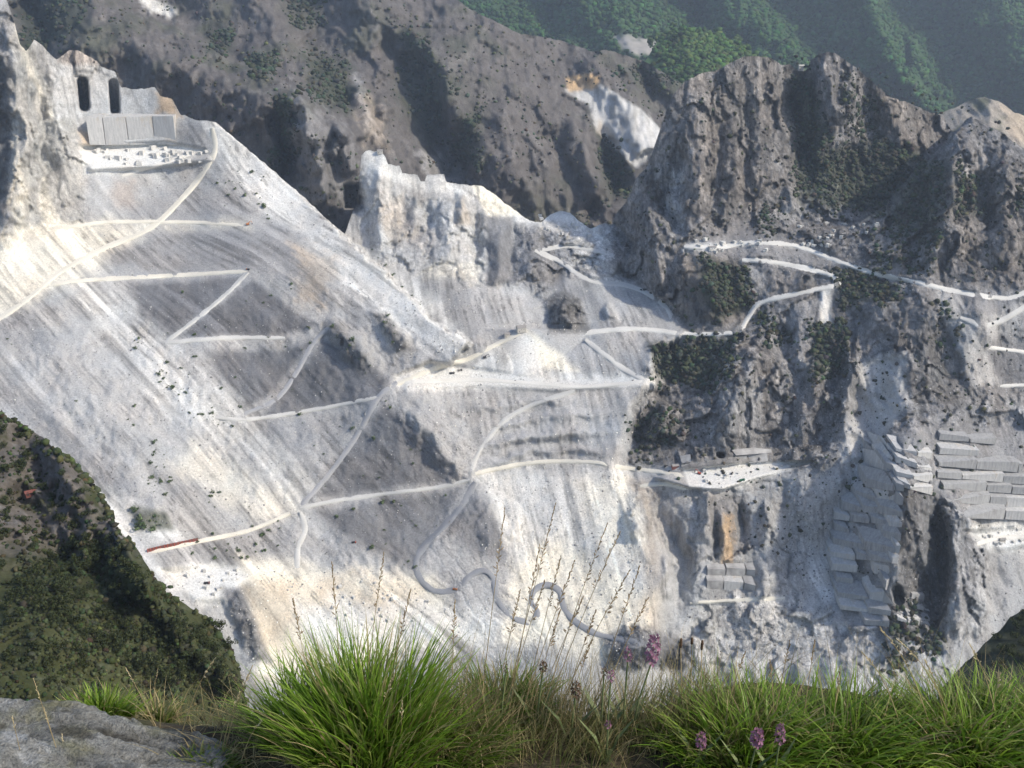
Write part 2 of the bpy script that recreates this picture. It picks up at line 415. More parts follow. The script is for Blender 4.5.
# level floors: polygon, softness
FLATS = [
    ([(80, 146), (165, 143), (205, 150), (212, 160), (150, 168), (90, 170)], 3),
    ([(655, 478), (683, 470), (745, 463), (815, 461), (790, 469), (752, 480), (722, 490), (690, 488)], 1.5),
    ([(395, 376), (430, 362), (500, 372), (560, 381), (650, 377), (650, 386), (560, 391), (480, 386), (400, 388)], 3),
    ([(163, 571), (235, 568), (250, 578), (225, 600), (195, 600)], 5),
    ([(965, 532), (1024, 528), (1060, 540), (1000, 550)], 4),
]
MAIN_TOP = [(-150, -150), (-20, -60), (0, -12), (8, 3), (14, 22), (20, 44), (26, 52), (34, 40), (42, 44), (50, 54), (57, 60), (62, 56), (69, 50), (79, 51), (90, 57), (97, 61),
            (101, 66), (115, 72), (121, 87), (137, 90), (155, 87), (160, 96), (172, 98), (180, 114), (195, 120), (215, 122), (235, 139), (262, 161), (300, 194), (330, 222), (345, 234),
            (352, 214), (359, 190), (361, 156), (366, 150), (381, 152), (386, 158), (387.5, 164), (400, 166), (402, 173), (418, 175), (420, 181), (425, 181), (426.5, 175), (444, 174), (446, 182), (466, 185), (483, 186), (494, 194), (505, 203), (519, 213),
            (530, 221), (541, 222), (550, 215), (560, 211), (570, 212), (578, 220), (590, 229), (600, 224), (612, 224), (617, 212), (628, 200), (636, 178), (648, 166), (654, 148), (664, 118),
            (672, 96), (684, 82), (700, 74), (715, 71), (730, 63), (744, 57), (757, 56), (770, 58), (782, 65), (790, 64), (799, 71), (806, 71), (811, 60), (818, 54), (826, 52), (836, 54), (848, 62), (860, 71),
            (874, 83), (890, 97), (906, 102), (925, 110), (943, 117), (952, 132), (960, 127), (966, 119), (972, 116), (984, 123), (1000, 131), (1012, 141), (1026, 150), (1060, 158), (1160, 175)]
ROCKS = [  # where bare, broken rock stands: polygon, softness, weight
    ([(-150, -150), (20, -60), (60, 28), (100, 28), (182, 112), (100, 120), (85, 230), (30, 235), (0, 260), (-150, 300)], 12, 0.5),
    ([(345, 195), (362, 150), (480, 185), (530, 222), (610, 225), (640, 270), (620, 285), (560, 270), (540, 285), (470, 285), (380, 265)], 6, 0.55),
    ([(486, 218), (530, 224), (612, 240), (640, 268), (618, 285), (560, 275), (545, 300), (512, 285), (488, 285)], 5, .85), ([(55, 25), (105, 25), (105, 75), (58, 70)], 4, .95),
    ([(545, 300), (560, 292), (580, 300), (588, 330), (550, 332)], 4, 1.0), ([(315, 322), (340, 325), (375, 370), (360, 375)], 6, 0.7), ([(370, 312), (385, 312), (412, 350), (398, 352)], 5, 0.8),
    ([(600, 235), (640, 150), (690, 60), (830, 30), (960, 100), (1200, 130), (1200, 330), (1010, 290), (850, 258), (740, 225), (690, 245), (690, 330), (640, 288), (615, 272)], 8, 1.0),
    ([(680, 250), (745, 262), (745, 320), (690, 335)], 8, 0.6), ([(650, 345), (760, 325), (800, 370), (840, 330), (960, 330), (940, 420), (900, 430), (880, 370), (840, 470), (690, 468), (625, 465), (632, 425)], 8, 1.0),
    ([(840, 440), (940, 400), (1060, 420), (1060, 520), (990, 540), (990, 640), (840, 680), (825, 600)], 10, 0.75), ([(690, 490), (810, 470), (830, 600), (780, 640), (690, 620), (650, 560)], 10, 0.5), ([(690, 250), (1100, 290), (1100, 430), (900, 440), (690, 470)], 10, .75),
    ([(700, 600), (960, 600), (960, 720), (660, 720)], 10, 0.7), ([(632, 480), (690, 492), (650, 545), (628, 520)], 6, 0.6), ([(222, 588), (240, 590), (270, 655), (245, 660)], 5, 0.7), ([(604, 640), (625, 626), (660, 628), (692, 642), (692, 670), (606, 670)], 5, .9),
    # chutes of loose stone between the rocks
    ([(862, 362), (905, 355), (908, 395), (885, 435), (862, 490), (848, 540), (835, 600), (800, 610), (818, 520), (838, 440)], 6, -0.9), ([(930, 290), (962, 290), (1005, 380), (968, 388)], 6, -0.8), ([(820, 287), (833, 287), (833, 324), (822, 326)], 2, -1), ([(650, 505), (668, 500), (690, 560), (690, 640), (660, 650)], 6, -.7), ([(965, 300), (1100, 295), (1100, 400), (1000, 392)], 6, -.7),
]
CUTS = [([(82.5, 82), (84.5, 106)], 120, 6), ([(113.5, 84), (115, 110)], 100, 5.5), ([(349, 194), (351, 203)], 80, 11), ([(719, 455), (722, 455)], 40, 3), ([(897, 590), (899, 600)], 30, 6)]
SAWN = [[(828, 505), (860, 490), (908, 478), (900, 560), (890, 625), (832, 625)], [(890, 435), (935, 425), (1100, 430), (1100, 525), (985, 525), (935, 495), (895, 475)], [(62, 76), (122, 82), (158, 86), (182, 116), (180, 146), (82, 146), (64, 112)], [(700, 562), (762, 562), (762, 590), (702, 592)], [(362, 150), (386, 154), (462, 184), (462, 200), (420, 198), (364, 186)], [(660, 466), (770, 448), (775, 466), (700, 476)], [(486, 218), (514, 218), (514, 282), (486, 282)]]
FLAT_Z = {}
FLAT_K = [0.25, 0.75, 0.25, 0.4, 0.4]

def warp2(px, py, seed=0):                          # irregular offsets so that no landform has a ruled edge
    a = fbm(px / 26.0, py / 34.0, 0.37, 4, 201 + seed, 0.6); b = fbm(px / 26.0, py / 34.0, 0.71, 4, 211 + seed, 0.6)
    return a, b

def base_Y(px, py):
    wa, wb = warp2(px, py)
    s1 = 2.0 + 26 * sstep(350, 430, py); s3 = 2.5 + 10 * sstep(320, 400, py)
    wj = 3 + 6 * sstep(330, 360, px)
    w1 = sstep(-s1, s1, poly_sd(px + wa * wj, py + wb * wj, SCREE_POLY))
    w3 = sstep(-s3, s3, poly_sd(px + wa * 6, py + wb * 6, MASSIF_POLY))
    w4 = sstep(-2.0, 2.0, poly_sd(px + wa * 4, py + wb * 4, PEAK_POLY)) * w3
    c = R_CENTER(px, py)
    Y = c * (1 - w1) * (1 - w3) + R_SCREE(px, py) * w1 + R_MASSIF(px, py) * w3 * (1 - w1)
    Y = Y * (1 - w4) + R_PEAK(px, py) * w4
    for pts, A, W in STROKES:
        i = in_box(px, py, pts, W * 2.5)
        if len(i):
            g = 6 + 0.55 * W
            d, t, s = seg_dist(px[i] + wa[i] * g, py[i] + wb[i] * g, pts)
            taper = sstep(-0.05, 0.3, t) * sstep(-0.05, 0.3, 1 - t) * 0.9 + 0.1
            k = np.clip(1 - d / (W * 1.25), 0, 1)
            Y[i] -= A * 0.8 * (0.4 * k + 0.6 * k * k * (3 - 2 * k)) * taper
    for pts, A, W in CUTS:
        i = in_box(px, py, pts, W * 2)
        if len(i):
            d, t, s = seg_dist(px[i], py[i], pts); Y[i] += A * sstep(W, W * .5, d)
    return Y, w1, w3

def rock_w(px, py):
    r = np.zeros(px.shape)
    for pts, s, w in ROCKS:
        i = in_box(px, py, pts, s * 2)
        if len(i):
            m = abs(w) * sstep(-s, s, poly_sd(px[i], py[i], pts))
            r[i] = np.maximum(r[i], m) if w > 0 else r[i] * (1 - m)
    return r

def main_Y(px, py, full=False):
    px = np.asarray(px, float).ravel(); py = np.asarray(py, float).ravel()
    Y, w1, w3 = base_Y(px, py)
    fl = np.zeros(px.shape)
    for k, (pts, s) in enumerate(FLATS):
        if k not in FLAT_Z:
            a = np.array(pts, float); FLAT_Z[k] = float(np.mean(-base_Y(a[:, 0], a[:, 1])[0] * tan_at(a[:, 1])))
        i = in_box(px, py, pts, s * 2)
        if len(i):
            m = sstep(-s, s, poly_sd(px[i], py[i], pts))
            mk = m * FLAT_K[k]
            Y[i] = Y[i] * (1 - mk) + (-FLAT_Z[k] / tan_at(py[i])) * mk
            fl[i] = np.maximum(fl[i], m)
    i = in_box(px, py, [(455, 325), (590, 376)], 2)                # spoil cone below the crusher
    if len(i):
        yc = 1482 - 52 * (py[i] - 331) / 42.0 + 0.45 * np.sqrt((px[i] - 522) ** 2 + 90) + 60 * sstep(375, 380, py[i])
        cone = sstep(6, -6, Y[i] - yc); Y[i] = np.where(py[i] > 329, np.minimum(Y[i], yc), Y[i])
        fl[i] = np.maximum(fl[i], (Y[i] >= yc - .01) * .7)
    P = world_at(px, py, Y)
    X, Yw, Z = P[:, 0], P[:, 1], P[:, 2]
    rk = rock_w(px, py) * (1 - fl)
    big = fbm(X / 90, Yw / 90, Z / 90, 3, 3)
    rib = ridged(X / 26 + 0.6 * big, Yw / 60, Z / 130, 4, 21) - 0.45
    chip = fbm(X / 10, Yw / 10, Z / 17, 3, 31)
    acr = X * 0.62 + Yw * 0.78; alo = X * 0.78 - Yw * 0.62
    acr = acr * w1 + (1 - w1) * (X * 0.97 + 0.2 * Yw); alo = alo * w1 + (1 - w1) * Yw
    stk = fbm(acr / 17, alo / 160, 0.5, 3, 41)
    peb = fbm(X / 6, Yw / 6, Z / 6, 2, 51)
    calm = 1 - fl
    mid = ridged(X / 50 + 0.5 * big, Yw / 55, Z / 120, 5, 27) - 0.45
    fa = np.zeros(len(X)); fe = np.ones(len(X)); i = np.nonzero(rk > .03)[0]
    if len(i):
        wq = chip[i] * .25
        f1, e1 = facets(X[i] / 40 + wq, Yw[i] / 40, Z[i] / 74 + wq, 801); f2, e2 = facets(X[i] / 11 + wq, Yw[i] / 11, Z[i] / 19, 811)
        fa[i] = f1 * 14 + f2 * 4.0; fe[i] = np.minimum(e1 * 2.2, e2 * 1.6)
    cut = np.zeros(len(X))
    for poly in SAWN:
        i = in_box(px, py, poly, 6)
        if len(i): cut[i] = np.maximum(cut[i], sstep(-3, 3, poly_sd(px[i], py[i], poly)))
    sm = 1 - .88 * cut
    for pts, w, rc in ROADS:
        i = in_box(px, py, pts, w * 2)
        if len(i): sm[i] *= 1 - .92 * sstep(w * 1.5, w * .7, seg_dist(px[i], py[i], pts)[0])
    soft = fbm(X / 140, Yw / 140, Z / 140, 2, 37)
    crag = ridged(X / 12, Yw / 14, Z / 42, 3, 29) - 0.45
    d = rk * sm * fa + rk * (sm * (crag * 1.8 + rib * 3 + mid * 3 + chip * 1.0) + big * 11) + (1 - rk) * calm * (stk * (2.0 + 1.6 * soft) + peb * 0.7 + chip * .8 + big * 9)
    Y2 = Y - d
    if full: return Y2, dict(w1=w1, w3=w3, rk=rk * (1 - .5 * cut), fl=fl, big=big, rib=rib, chip=chip, stk=stk, peb=peb, crag=crag, fe=fe, acr=acr, alo=alo)
    return Y2

def on_main(px, py, lift=0.0):
    Y = main_Y(np.atleast_1d(px), np.atleast_1d(py))
    P = world_at(np.atleast_1d(np.asarray(px, float)), np.atleast_1d(np.asarray(py, float)), Y)
    L = np.linalg.norm(P, axis=1, keepdims=True)
    return P * (1 - lift / L)

# ------------------------------------------------------------------ colours of the ground, with some light and shade painted in
CREAM = (.79, .73, .60); WHITE = (.70, .685, .64); LGREY = (.40, .392, .378); MGREY = (.27, .266, .264); DGREY = (.155, .154, .158)
ROCKC = (.222, .210, .200); ROCKD = (.135, .130, .124); VEG = (.048, .056, .034); VEGD = (.034, .042, .03); BROWN = (.185, .168, .150); OCHRE = (.52, .36, .20); TAN = (.44, .36, .27); ROSE = (.36, .31, .27)
ZONES = [  # polygon, colour, softness, strength, noise break-up
    # left cliff and upper-left quarry
    ([(-150, -150), (10, -60), (24, 60), (30, 150), (24, 235), (-150, 320)], MGREY, 8, .9, .6), ([(-120, 20), (-20, 40), (11, 60), (10, 205), (-20, 240), (-120, 260)], ROCKD, 4, .9, .5),  # cliff painted as light falls: dark left face, bright right flank below
    ([(14, 30), (60, 50), (78, 70), (86, 150), (82, 230), (14, 240)], (.42, .41, .38), 6, .9, .5), ([(15, 10), (22, 60), (52, 120), (36, 75)], CREAM, 4, .7, .5), ([(14, 120), (30, 190), (20, 240), (8, 200)], CREAM, 5, .5, .6),
    ([(30, 35), (55, 55), (60, 90), (42, 80)], LGREY, 4, .8, .6), ([(45, 180), (60, 225), (40, 230)], CREAM, 6, .7, .6),
    ([(58, 62), (58, 28), (100, 28), (104, 70), (80, 72)], ROSE, 4, .7, .9), ([(50, 66), (104, 64), (160, 84), (184, 100), (184, 120), (56, 118)], (.47, .465, .45), 3, .9, .3), ([(74, 112), (178, 113), (180, 146), (80, 146)], (.47, .465, .45), 2, .9, .3),
    ([(155, 92), (172, 90), (182, 116), (158, 114)], OCHRE, 4, .7, .9), ([(80, 130), (96, 134), (98, 148), (82, 146)], OCHRE, 4, .55, .9), ([(165, 112), (176, 113), (178, 150), (166, 148)], TAN, 4, .5, .9),
    ([(178, 122), (205, 124), (204, 145), (178, 143)], MGREY, 4, .7, .8), ([(80, 144), (168, 142), (206, 152), (190, 162), (120, 172), (84, 172)], WHITE, 3, 1, .25),
    ([(90, 170), (205, 160), (200, 215), (90, 222)], LGREY, 10, .5, .6), ([(112, 180), (135, 178), (136, 212), (116, 208)], ROSE, 6, .7, .7), ([(168, 152), (208, 150), (206, 164), (170, 164)], MGREY, 3, .5, 1.0),
    # scree: pale apron, weathered grey panels
    ([(-150, 300), (0, 230), (110, 222), (140, 235), (80, 280), (0, 318)], CREAM, 14, .7, .5), ([(60, 222), (250, 218), (252, 230), (70, 232)], CREAM, 5, .6, .4),
    ([(205, 122), (225, 128), (345, 236), (470, 345), (420, 345), (330, 270), (240, 180)], WHITE, 9, .75, .6),
    ([(170, 185), (235, 195), (255, 225), (110, 225)], MGREY, 10, .7, .8), ([(160, 228), (300, 232), (322, 300), (250, 270), (150, 275), (110, 262)], MGREY, 10, .8, .7),
    ([(128, 282), (245, 277), (168, 341), (146, 332)], DGREY, 5, .95, .55), ([(251, 278), (316, 325), (282, 336), (178, 337)], DGREY, 4, .95, .5), ([(300, 250), (335, 260), (322, 305), (295, 300)], TAN, 10, .6, 1.0),
    ([(205, 352), (286, 347), (312, 338), (279, 390), (245, 411)], DGREY, 5, .95, .6), ([(285, 384), (322, 337), (392, 380), (378, 402), (262, 417)], DGREY, 5, .95, .55),
    ([(235, 424), (372, 405), (320, 480), (285, 500), (250, 470)], MGREY, 10, .8, .7), ([(384, 402), (432, 440), (466, 478), (308, 500), (350, 440)], DGREY, 5, .92, .4),
    ([(312, 510), (464, 486), (430, 535), (414, 572), (340, 535)], DGREY, 8, .85, .6), ([(445, 520), (475, 490), (520, 535), (505, 562), (462, 548)], DGREY, 8, .75, .6), ([(505, 560), (545, 575), (560, 600), (520, 580)], MGREY, 6, .5, .8),
    ([(0, 320), (30, 310), (45, 345), (0, 350)], MGREY, 8, .7, .8), ([(0, 375), (60, 420), (150, 500), (100, 490), (0, 405)], MGREY, 10, .7, .6), ([(190, 440), (240, 470), (230, 510), (170, 500)], MGREY, 14, .5, .7),
    ([(60, 285), (110, 285), (250, 420), (330, 500), (290, 500), (150, 390)], WHITE, 16, .55, .6), ([(0, 425), (110, 490), (200, 545), (150, 545), (60, 480)], WHITE, 8, .6, .5), ([(165, 460), (190, 440), (300, 510), (250, 520)], CREAM, 12, .45, .6),
    ([(320, 322), (342, 325), (380, 372), (360, 378)], ROCKD, 7, .7, .6), ([(372, 312), (386, 312), (412, 350), (398, 352)], ROCKD, 4, .8, .5), ([(130, 508), (168, 512), (172, 528), (140, 530)], VEG, 5, .8, .6),
    ([(150, 548), (290, 520), (300, 545), (250, 568), (165, 572)], MGREY, 8, .55, .8), ([(158, 570), (250, 564), (262, 580), (200, 604)], WHITE, 5, .95, .2), ([(240, 560), (430, 575), (480, 640), (260, 680)], CREAM, 12, .95, .3),
    ([(238, 585), (300, 580), (290, 640), (262, 650)], TAN, 10, .6, 1.0), ([(330, 575), (420, 590), (420, 630), (300, 620)], TAN, 14, .55, 1.3), ([(222, 588), (240, 590), (272, 660), (248, 662)], DGREY, 5, .8, .7),  # last patch: shadow of the small mound, painted dark grey
    # central cliffs, pit, cone and bowl
    ([(345, 236), (362, 150), (480, 185), (530, 222), (640, 240), (640, 290), (480, 300), (400, 290)], (.52, .505, .475), 5, .9, .6), ([(362, 150), (384, 152), (388, 170), (420, 180), (460, 186), (460, 192), (420, 192), (366, 172)], WHITE, 3, .95, .3),
    ([(470, 184), (484, 186), (525, 216), (488, 217)], CREAM, 2, .95, .2), ([(488, 214), (540, 216), (560, 210), (600, 224), (610, 240), (560, 236), (520, 228)], WHITE, 4, .8, .5), ([(425, 176), (444, 176), (446, 181), (426, 182)], WHITE, 2, .9, .2),
    ([(380, 215), (402, 195), (410, 240), (390, 250)], TAN, 8, .5, .9), ([(405, 215), (440, 235), (432, 260), (405, 256)], ROSE, 8, .45, .8), ([(425, 268), (480, 262), (482, 282), (420, 282)], CREAM, 6, .6, .7),
    ([(485, 217), (512, 216), (514, 285), (486, 285)], DGREY, 4, .85, .5), ([(514, 225), (560, 232), (600, 300), (545, 300), (512, 282)], MGREY, 6, .9, .7), ([(530, 240), (555, 250), (560, 290), (536, 280)], ROCKC, 6, .7, .8),
    ([(402, 205), (414, 205), (416, 230), (404, 228)], DGREY, 4, .6, .8), ([(462, 195), (472, 225), (455, 225)], TAN, 4, .6, .8), ([(345, 215), (350, 185), (362, 182), (364, 212)], ROCKD, 3, .9, .3),  # last patch: shade inside the cave mouth, painted dark
    ([(395, 285), (480, 285), (520, 300), (540, 320), (500, 330), (460, 345), (430, 320)], LGREY, 8, .9, .3), ([(545, 298), (562, 292), (580, 300), (590, 332), (548, 332)], ROCKD, 4, .85, .6), ([(592, 302), (606, 298), (616, 328), (600, 328)], ROCKC, 4, .8, .6),
    ([(560, 262), (640, 290), (680, 318), (600, 330), (586, 300)], LGREY, 6, .8, .5), ([(520, 330), (575, 372), (460, 374), (500, 345)], WHITE, 4, .9, .3), ([(526, 330), (578, 372), (545, 372)], CREAM, 5, .9, .3), ([(505, 340), (520, 334), (500, 372), (470, 374)], LGREY, 5, .5, .5),  # cone: sunlit right flank painted cream, shaded left flank grey
    ([(395, 378), (430, 362), (490, 372), (660, 376), (655, 388), (400, 390)], WHITE, 4, .8, .3), ([(395, 392), (650, 388), (630, 440), (620, 462), (480, 474)], LGREY, 6, .85, .5), ([(480, 472), (622, 466), (640, 520), (655, 600), (520, 560)], WHITE, 8, .75, .4),
    ([(400, 395), (430, 400), (475, 470), (440, 440)], MGREY, 6, .55, .9), ([(500, 444), (560, 438), (622, 434), (622, 437), (560, 442), (505, 448)], MGREY, 2, .6, .9), ([(510, 456), (560, 448), (618, 447), (618, 456), (560, 454)], MGREY, 3, .55, .9), ([(480, 412), (540, 405), (560, 405), (490, 420)], MGREY, 4, .4, 1.2), ([(395, 280), (440, 300), (465, 338), (430, 318)], WHITE, 8, .7, .6), ([(560, 545), (600, 530), (640, 560), (640, 620), (560, 600)], WHITE, 12, .6, .8), ([(300, 600), (480, 605), (560, 640), (300, 650)], WHITE, 12, .7, .8), ([(520, 560), (560, 540), (660, 600), (640, 660), (500, 640)], CREAM, 12, .85, .4), ([(575, 480), (625, 480), (640, 560), (600, 560)], CREAM, 12, .6, .4),
    ([(620, 640), (690, 630), (720, 700), (610, 700)], LGREY, 8, .8, .8), ([(600, 640), (640, 625), (660, 640), (620, 665)], DGREY, 5, .7, .8), ([(680, 640), (790, 660), (790, 700), (690, 700)], WHITE, 8, .8, .5),
    # massif
    ([(614, 224), (684, 60), (830, 30), (960, 100), (1300, 130), (1300, 700), (990, 700), (960, 520), (840, 470), (690, 470), (630, 460), (690, 330), (616, 272)], ROCKC, 6, .8, .4),
    ([(612, 226), (684, 60), (830, 30), (960, 100), (1300, 130), (1300, 330), (1010, 292), (850, 262), (740, 240), (690, 248), (690, 330), (660, 300), (616, 272)], ROCKC, 5, .95, .35),
    ([(660, 170), (680, 168), (684, 240), (672, 245), (664, 200)], LGREY, 3, .6, 1.2), ([(776, 185), (840, 180), (850, 215), (780, 222)], LGREY, 6, .45, 1.2), ([(700, 80), (795, 70), (800, 200), (705, 230)], BROWN, 12, .6, .5),
    ([(788, 80), (800, 70), (808, 72), (830, 150), (900, 140), (925, 155), (880, 215), (800, 200), (795, 130)], VEG, 8, .8, .5), ([(860, 75), (940, 116), (925, 150), (900, 150)], BROWN, 6, .8, .4), ([(815, 60), (860, 75), (860, 120), (830, 110)], ROCKC, 6, .8, .4),
    ([(925, 160), (955, 165), (935, 240), (890, 225), (890, 205)], VEG, 8, .6, .6), ([(940, 180), (1030, 160), (1030, 270), (950, 260)], BROWN, 12, .6, .6), ([(955, 180), (978, 178), (980, 215), (958, 215)], VEG, 6, .6, .6),
    ([(680, 240), (760, 240), (850, 265), (835, 285), (742, 262), (690, 252)], MGREY, 6, .6, .9), ([(684, 240), (720, 246), (700, 255), (682, 252)], WHITE, 3, .6, .8), ([(690, 250), (745, 262), (748, 320), (690, 330), (676, 306)], BROWN, 6, .85, .5),
    ([(704, 260), (745, 268), (748, 310), (715, 318), (700, 290)], VEG, 7, .85, .6), ([(742, 264), (835, 288), (760, 300), (780, 360), (760, 340)], ROCKC, 6, .7, .7), ([(745, 268), (765, 270), (770, 296), (752, 300)], LGREY, 4, .6, .7),
    ([(835, 288), (960, 300), (960, 440), (900, 430), (840, 470), (800, 440), (815, 330)], ROCKC, 8, .85, .4), ([(760, 300), (835, 290), (840, 340), (800, 400), (770, 350)], MGREY, 6, .45, .9), ([(820, 288), (832, 286), (832, 322), (822, 325)], WHITE, 3, .9, .2),
    ([(650, 345), (740, 335), (735, 370), (700, 385), (660, 380)], VEG, 6, .85, .5), ([(735, 340), (775, 340), (775, 440), (700, 470), (625, 465), (632, 425), (660, 385), (700, 390)], ROCKC, 6, .9, .6), ([(630, 430), (665, 395), (680, 440), (640, 465)], ROCKD, 8, .7, .7),
    ([(720, 345), (750, 340), (770, 420), (715, 450)], LGREY, 10, .4, 1.3), ([(815, 325), (845, 325), (842, 370), (812, 375)], VEG, 7, .8, .6), ([(835, 270), (880, 275), (905, 300), (870, 300), (842, 310)], VEG, 6, .75, .6),
    ([(860, 360), (905, 355), (908, 400), (880, 440), (850, 520), (830, 600), (800, 600), (822, 500), (840, 430)], LGREY, 7, .85, .4), ([(880, 355), (900, 355), (905, 400), (885, 430)], LGREY, 6, .7, .4), ([(820, 400), (840, 395), (850, 460), (822, 470)], MGREY, 8, .7, .8),
    ([(905, 330), (965, 330), (960, 400), (920, 430)], ROCKD, 12, .6, .6), ([(935, 290), (960, 290), (1000, 380), (970, 385)], LGREY, 6, .65, .6), ([(960, 290), (1150, 290), (1150, 400), (1000, 390)], MGREY, 6, .75, .8), ([(965, 320), (1024, 305), (1024, 330), (985, 345)], LGREY, 6, .8, .4),
    ([(985, 350), (1030, 350), (1030, 380), (1000, 390)], DGREY, 6, .6, .6), ([(1005, 400), (1030, 410), (1030, 450), (1010, 440)], LGREY, 5, .7, .5),
    ([(840, 440), (910, 400), (1060, 420), (1060, 525), (985, 530), (945, 500), (905, 640), (840, 660), (825, 600)], MGREY, 6, .9, .5), ([(905, 480), (945, 500), (948, 640), (890, 640)], ROCKD, 6, .75, .5), ([(945, 490), (985, 530), (990, 560), (975, 640), (948, 600)], MGREY, 8, .8, .9),
    ([(965, 525), (1060, 522), (1060, 560), (985, 552)], WHITE, 6, .95, .3), ([(985, 552), (1060, 556), (1040, 600), (985, 645), (965, 630)], LGREY, 8, .85, .4), ([(855, 470), (895, 490), (885, 520), (850, 510)], ROCKD, 8, .7, .7),
    ([(625, 482), (690, 490), (665, 540), (660, 640), (640, 600), (645, 520)], TAN, 8, .55, .6), ([(650, 500), (690, 490), (695, 560), (690, 640), (660, 640)], LGREY, 8, .75, .5), ([(690, 490), (810, 465), (825, 560), (800, 640), (690, 640)], LGREY, 8, .75, .8),
    ([(708, 495), (745, 495), (747, 550), (738, 556), (712, 545)], ROCKC, 4, .8, .6), ([(724, 515), (734, 515), (734, 570), (720, 570)], OCHRE, 4, .7, .9), ([(710, 565), (755, 565), (755, 590), (700, 590)], LGREY, 5, .8, .5), ([(770, 560), (830, 540), (830, 640), (760, 650)], LGREY, 12, .5, 1.0),
    ([(683, 470), (745, 462), (815, 460), (790, 470), (752, 482), (722, 492), (690, 488)], WHITE, 1.5, 1.0, .1), ([(690, 600), (780, 596), (780, 604), (690, 608)], WHITE, 3, .6, .6),
    ([(866, 358), (904, 354), (908, 398), (886, 438), (860, 500), (842, 560), (830, 605), (806, 608), (822, 520), (846, 440)], (.50, .49, .47), 5, .9, .35), ([(935, 292), (958, 292), (1000, 382), (972, 386)], (.47, .46, .44), 5, .75, .5),
    ([(664, 612), (800, 608), (880, 640), (960, 720), (655, 720)], (.50, .485, .455), 10, .75, .9), ([(604, 645), (622, 630), (655, 628), (690, 642), (692, 668), (608, 668)], DGREY, 5, .85, .8),
]

RC = (.62, .585, .50); RW = (.62, .60, .55); RG = (.33, .33, .335); RA = (.25, .255, .265); RP = (.50, .49, .46)
ROADS = [
    ([(-60, 352), (0, 318), (30, 297), (60, 272), (100, 250), (150, 228), (185, 195), (205, 170), (215, 150), (212, 128)], 3.1, RC), ([(60, 228), (110, 222), (180, 222), (243, 225)], 1.8, RC),
    ([(50, 285), (75, 281), (120, 278), (180, 275), (248, 271)], 2.2, RC), ([(248, 272), (225, 295), (195, 320), (163, 344)], 2.2, RP), ([(165, 343), (220, 338), (285, 338)], 2.5, RP),
    ([(328, 328), (312, 345), (295, 375), (275, 400), (240, 416)], 2.6, RG), ([(215, 418), (250, 419), (300, 412), (345, 404), (378, 397)], 2.1, RP), ([(397, 382), (378, 398), (360, 430), (340, 460), (320, 485), (298, 508)], 3.3, RG),
    ([(392, 386), (425, 372), (445, 366), (470, 358), (495, 345), (520, 333)], 2.5, RC), ([(395, 381), (430, 381), (480, 380), (540, 384), (580, 387), (620, 384), (650, 380)], 2.3, RW),
    ([(575, 391), (540, 402), (505, 420), (480, 450), (471, 474)], 2.7, RP), ([(474, 474), (500, 468), (540, 462), (590, 462), (625, 468), (660, 472), (684, 476)], 2.5, RC), ([(300, 508), (340, 500), (400, 492), (440, 487), (470, 480)], 2.2, RP),
    ([(150, 552), (200, 541), (250, 530), (290, 513)], 2.5, RC), ([(300, 512), (305, 530), (298, 548), (297, 572)], 3.7, RP),
    ([(475, 482), (462, 505), (445, 525), (425, 545), (416, 562), (421, 580), (436, 591), (456, 589), (470, 576), (484, 571), (494, 580), (497, 600), (512, 617), (530, 622), (537, 613), (531, 602), (535, 590), (548, 585), (560, 592), (564, 608), (576, 622), (600, 635), (640, 642)], 4.3, RA),
    ([(585, 334), (600, 331), (640, 329), (690, 334), (735, 332), (748, 318), (760, 303), (800, 293), (836, 285), (836, 279), (828, 274), (800, 267), (765, 261), (742, 260)], 2.8, RW),
    ([(684, 247), (720, 247), (745, 243), (775, 243), (800, 247), (830, 258), (870, 272), (920, 283), (960, 292), (1005, 298), (1030, 290), (1080, 270)], 2.6, RW), ([(535, 250), (560, 262), (590, 280), (625, 285), (650, 295), (668, 310), (672, 322)], 2.7, RP),
    ([(540, 250), (570, 246), (600, 252), (618, 258)], 1.8, RP), ([(585, 340), (605, 355), (625, 370), (647, 381)], 3.7, RP), ([(985, 347), (1024, 352), (1080, 358)], 2.2, RW), ([(1000, 386), (1024, 385), (1060, 380)], 1.8, RW),
    ([(640, 486), (665, 484), (690, 490)], 2.1, RC), ([(120, 176), (160, 164), (195, 152)], 1.8, RW), ([(690, 603), (740, 600), (785, 598)], 1.8, RC), ([(975, 545), (1000, 538), (1060, 536)], 2.5, RW), ([(960, 318), (990, 325), (1030, 304)], 3.7, RP),
]

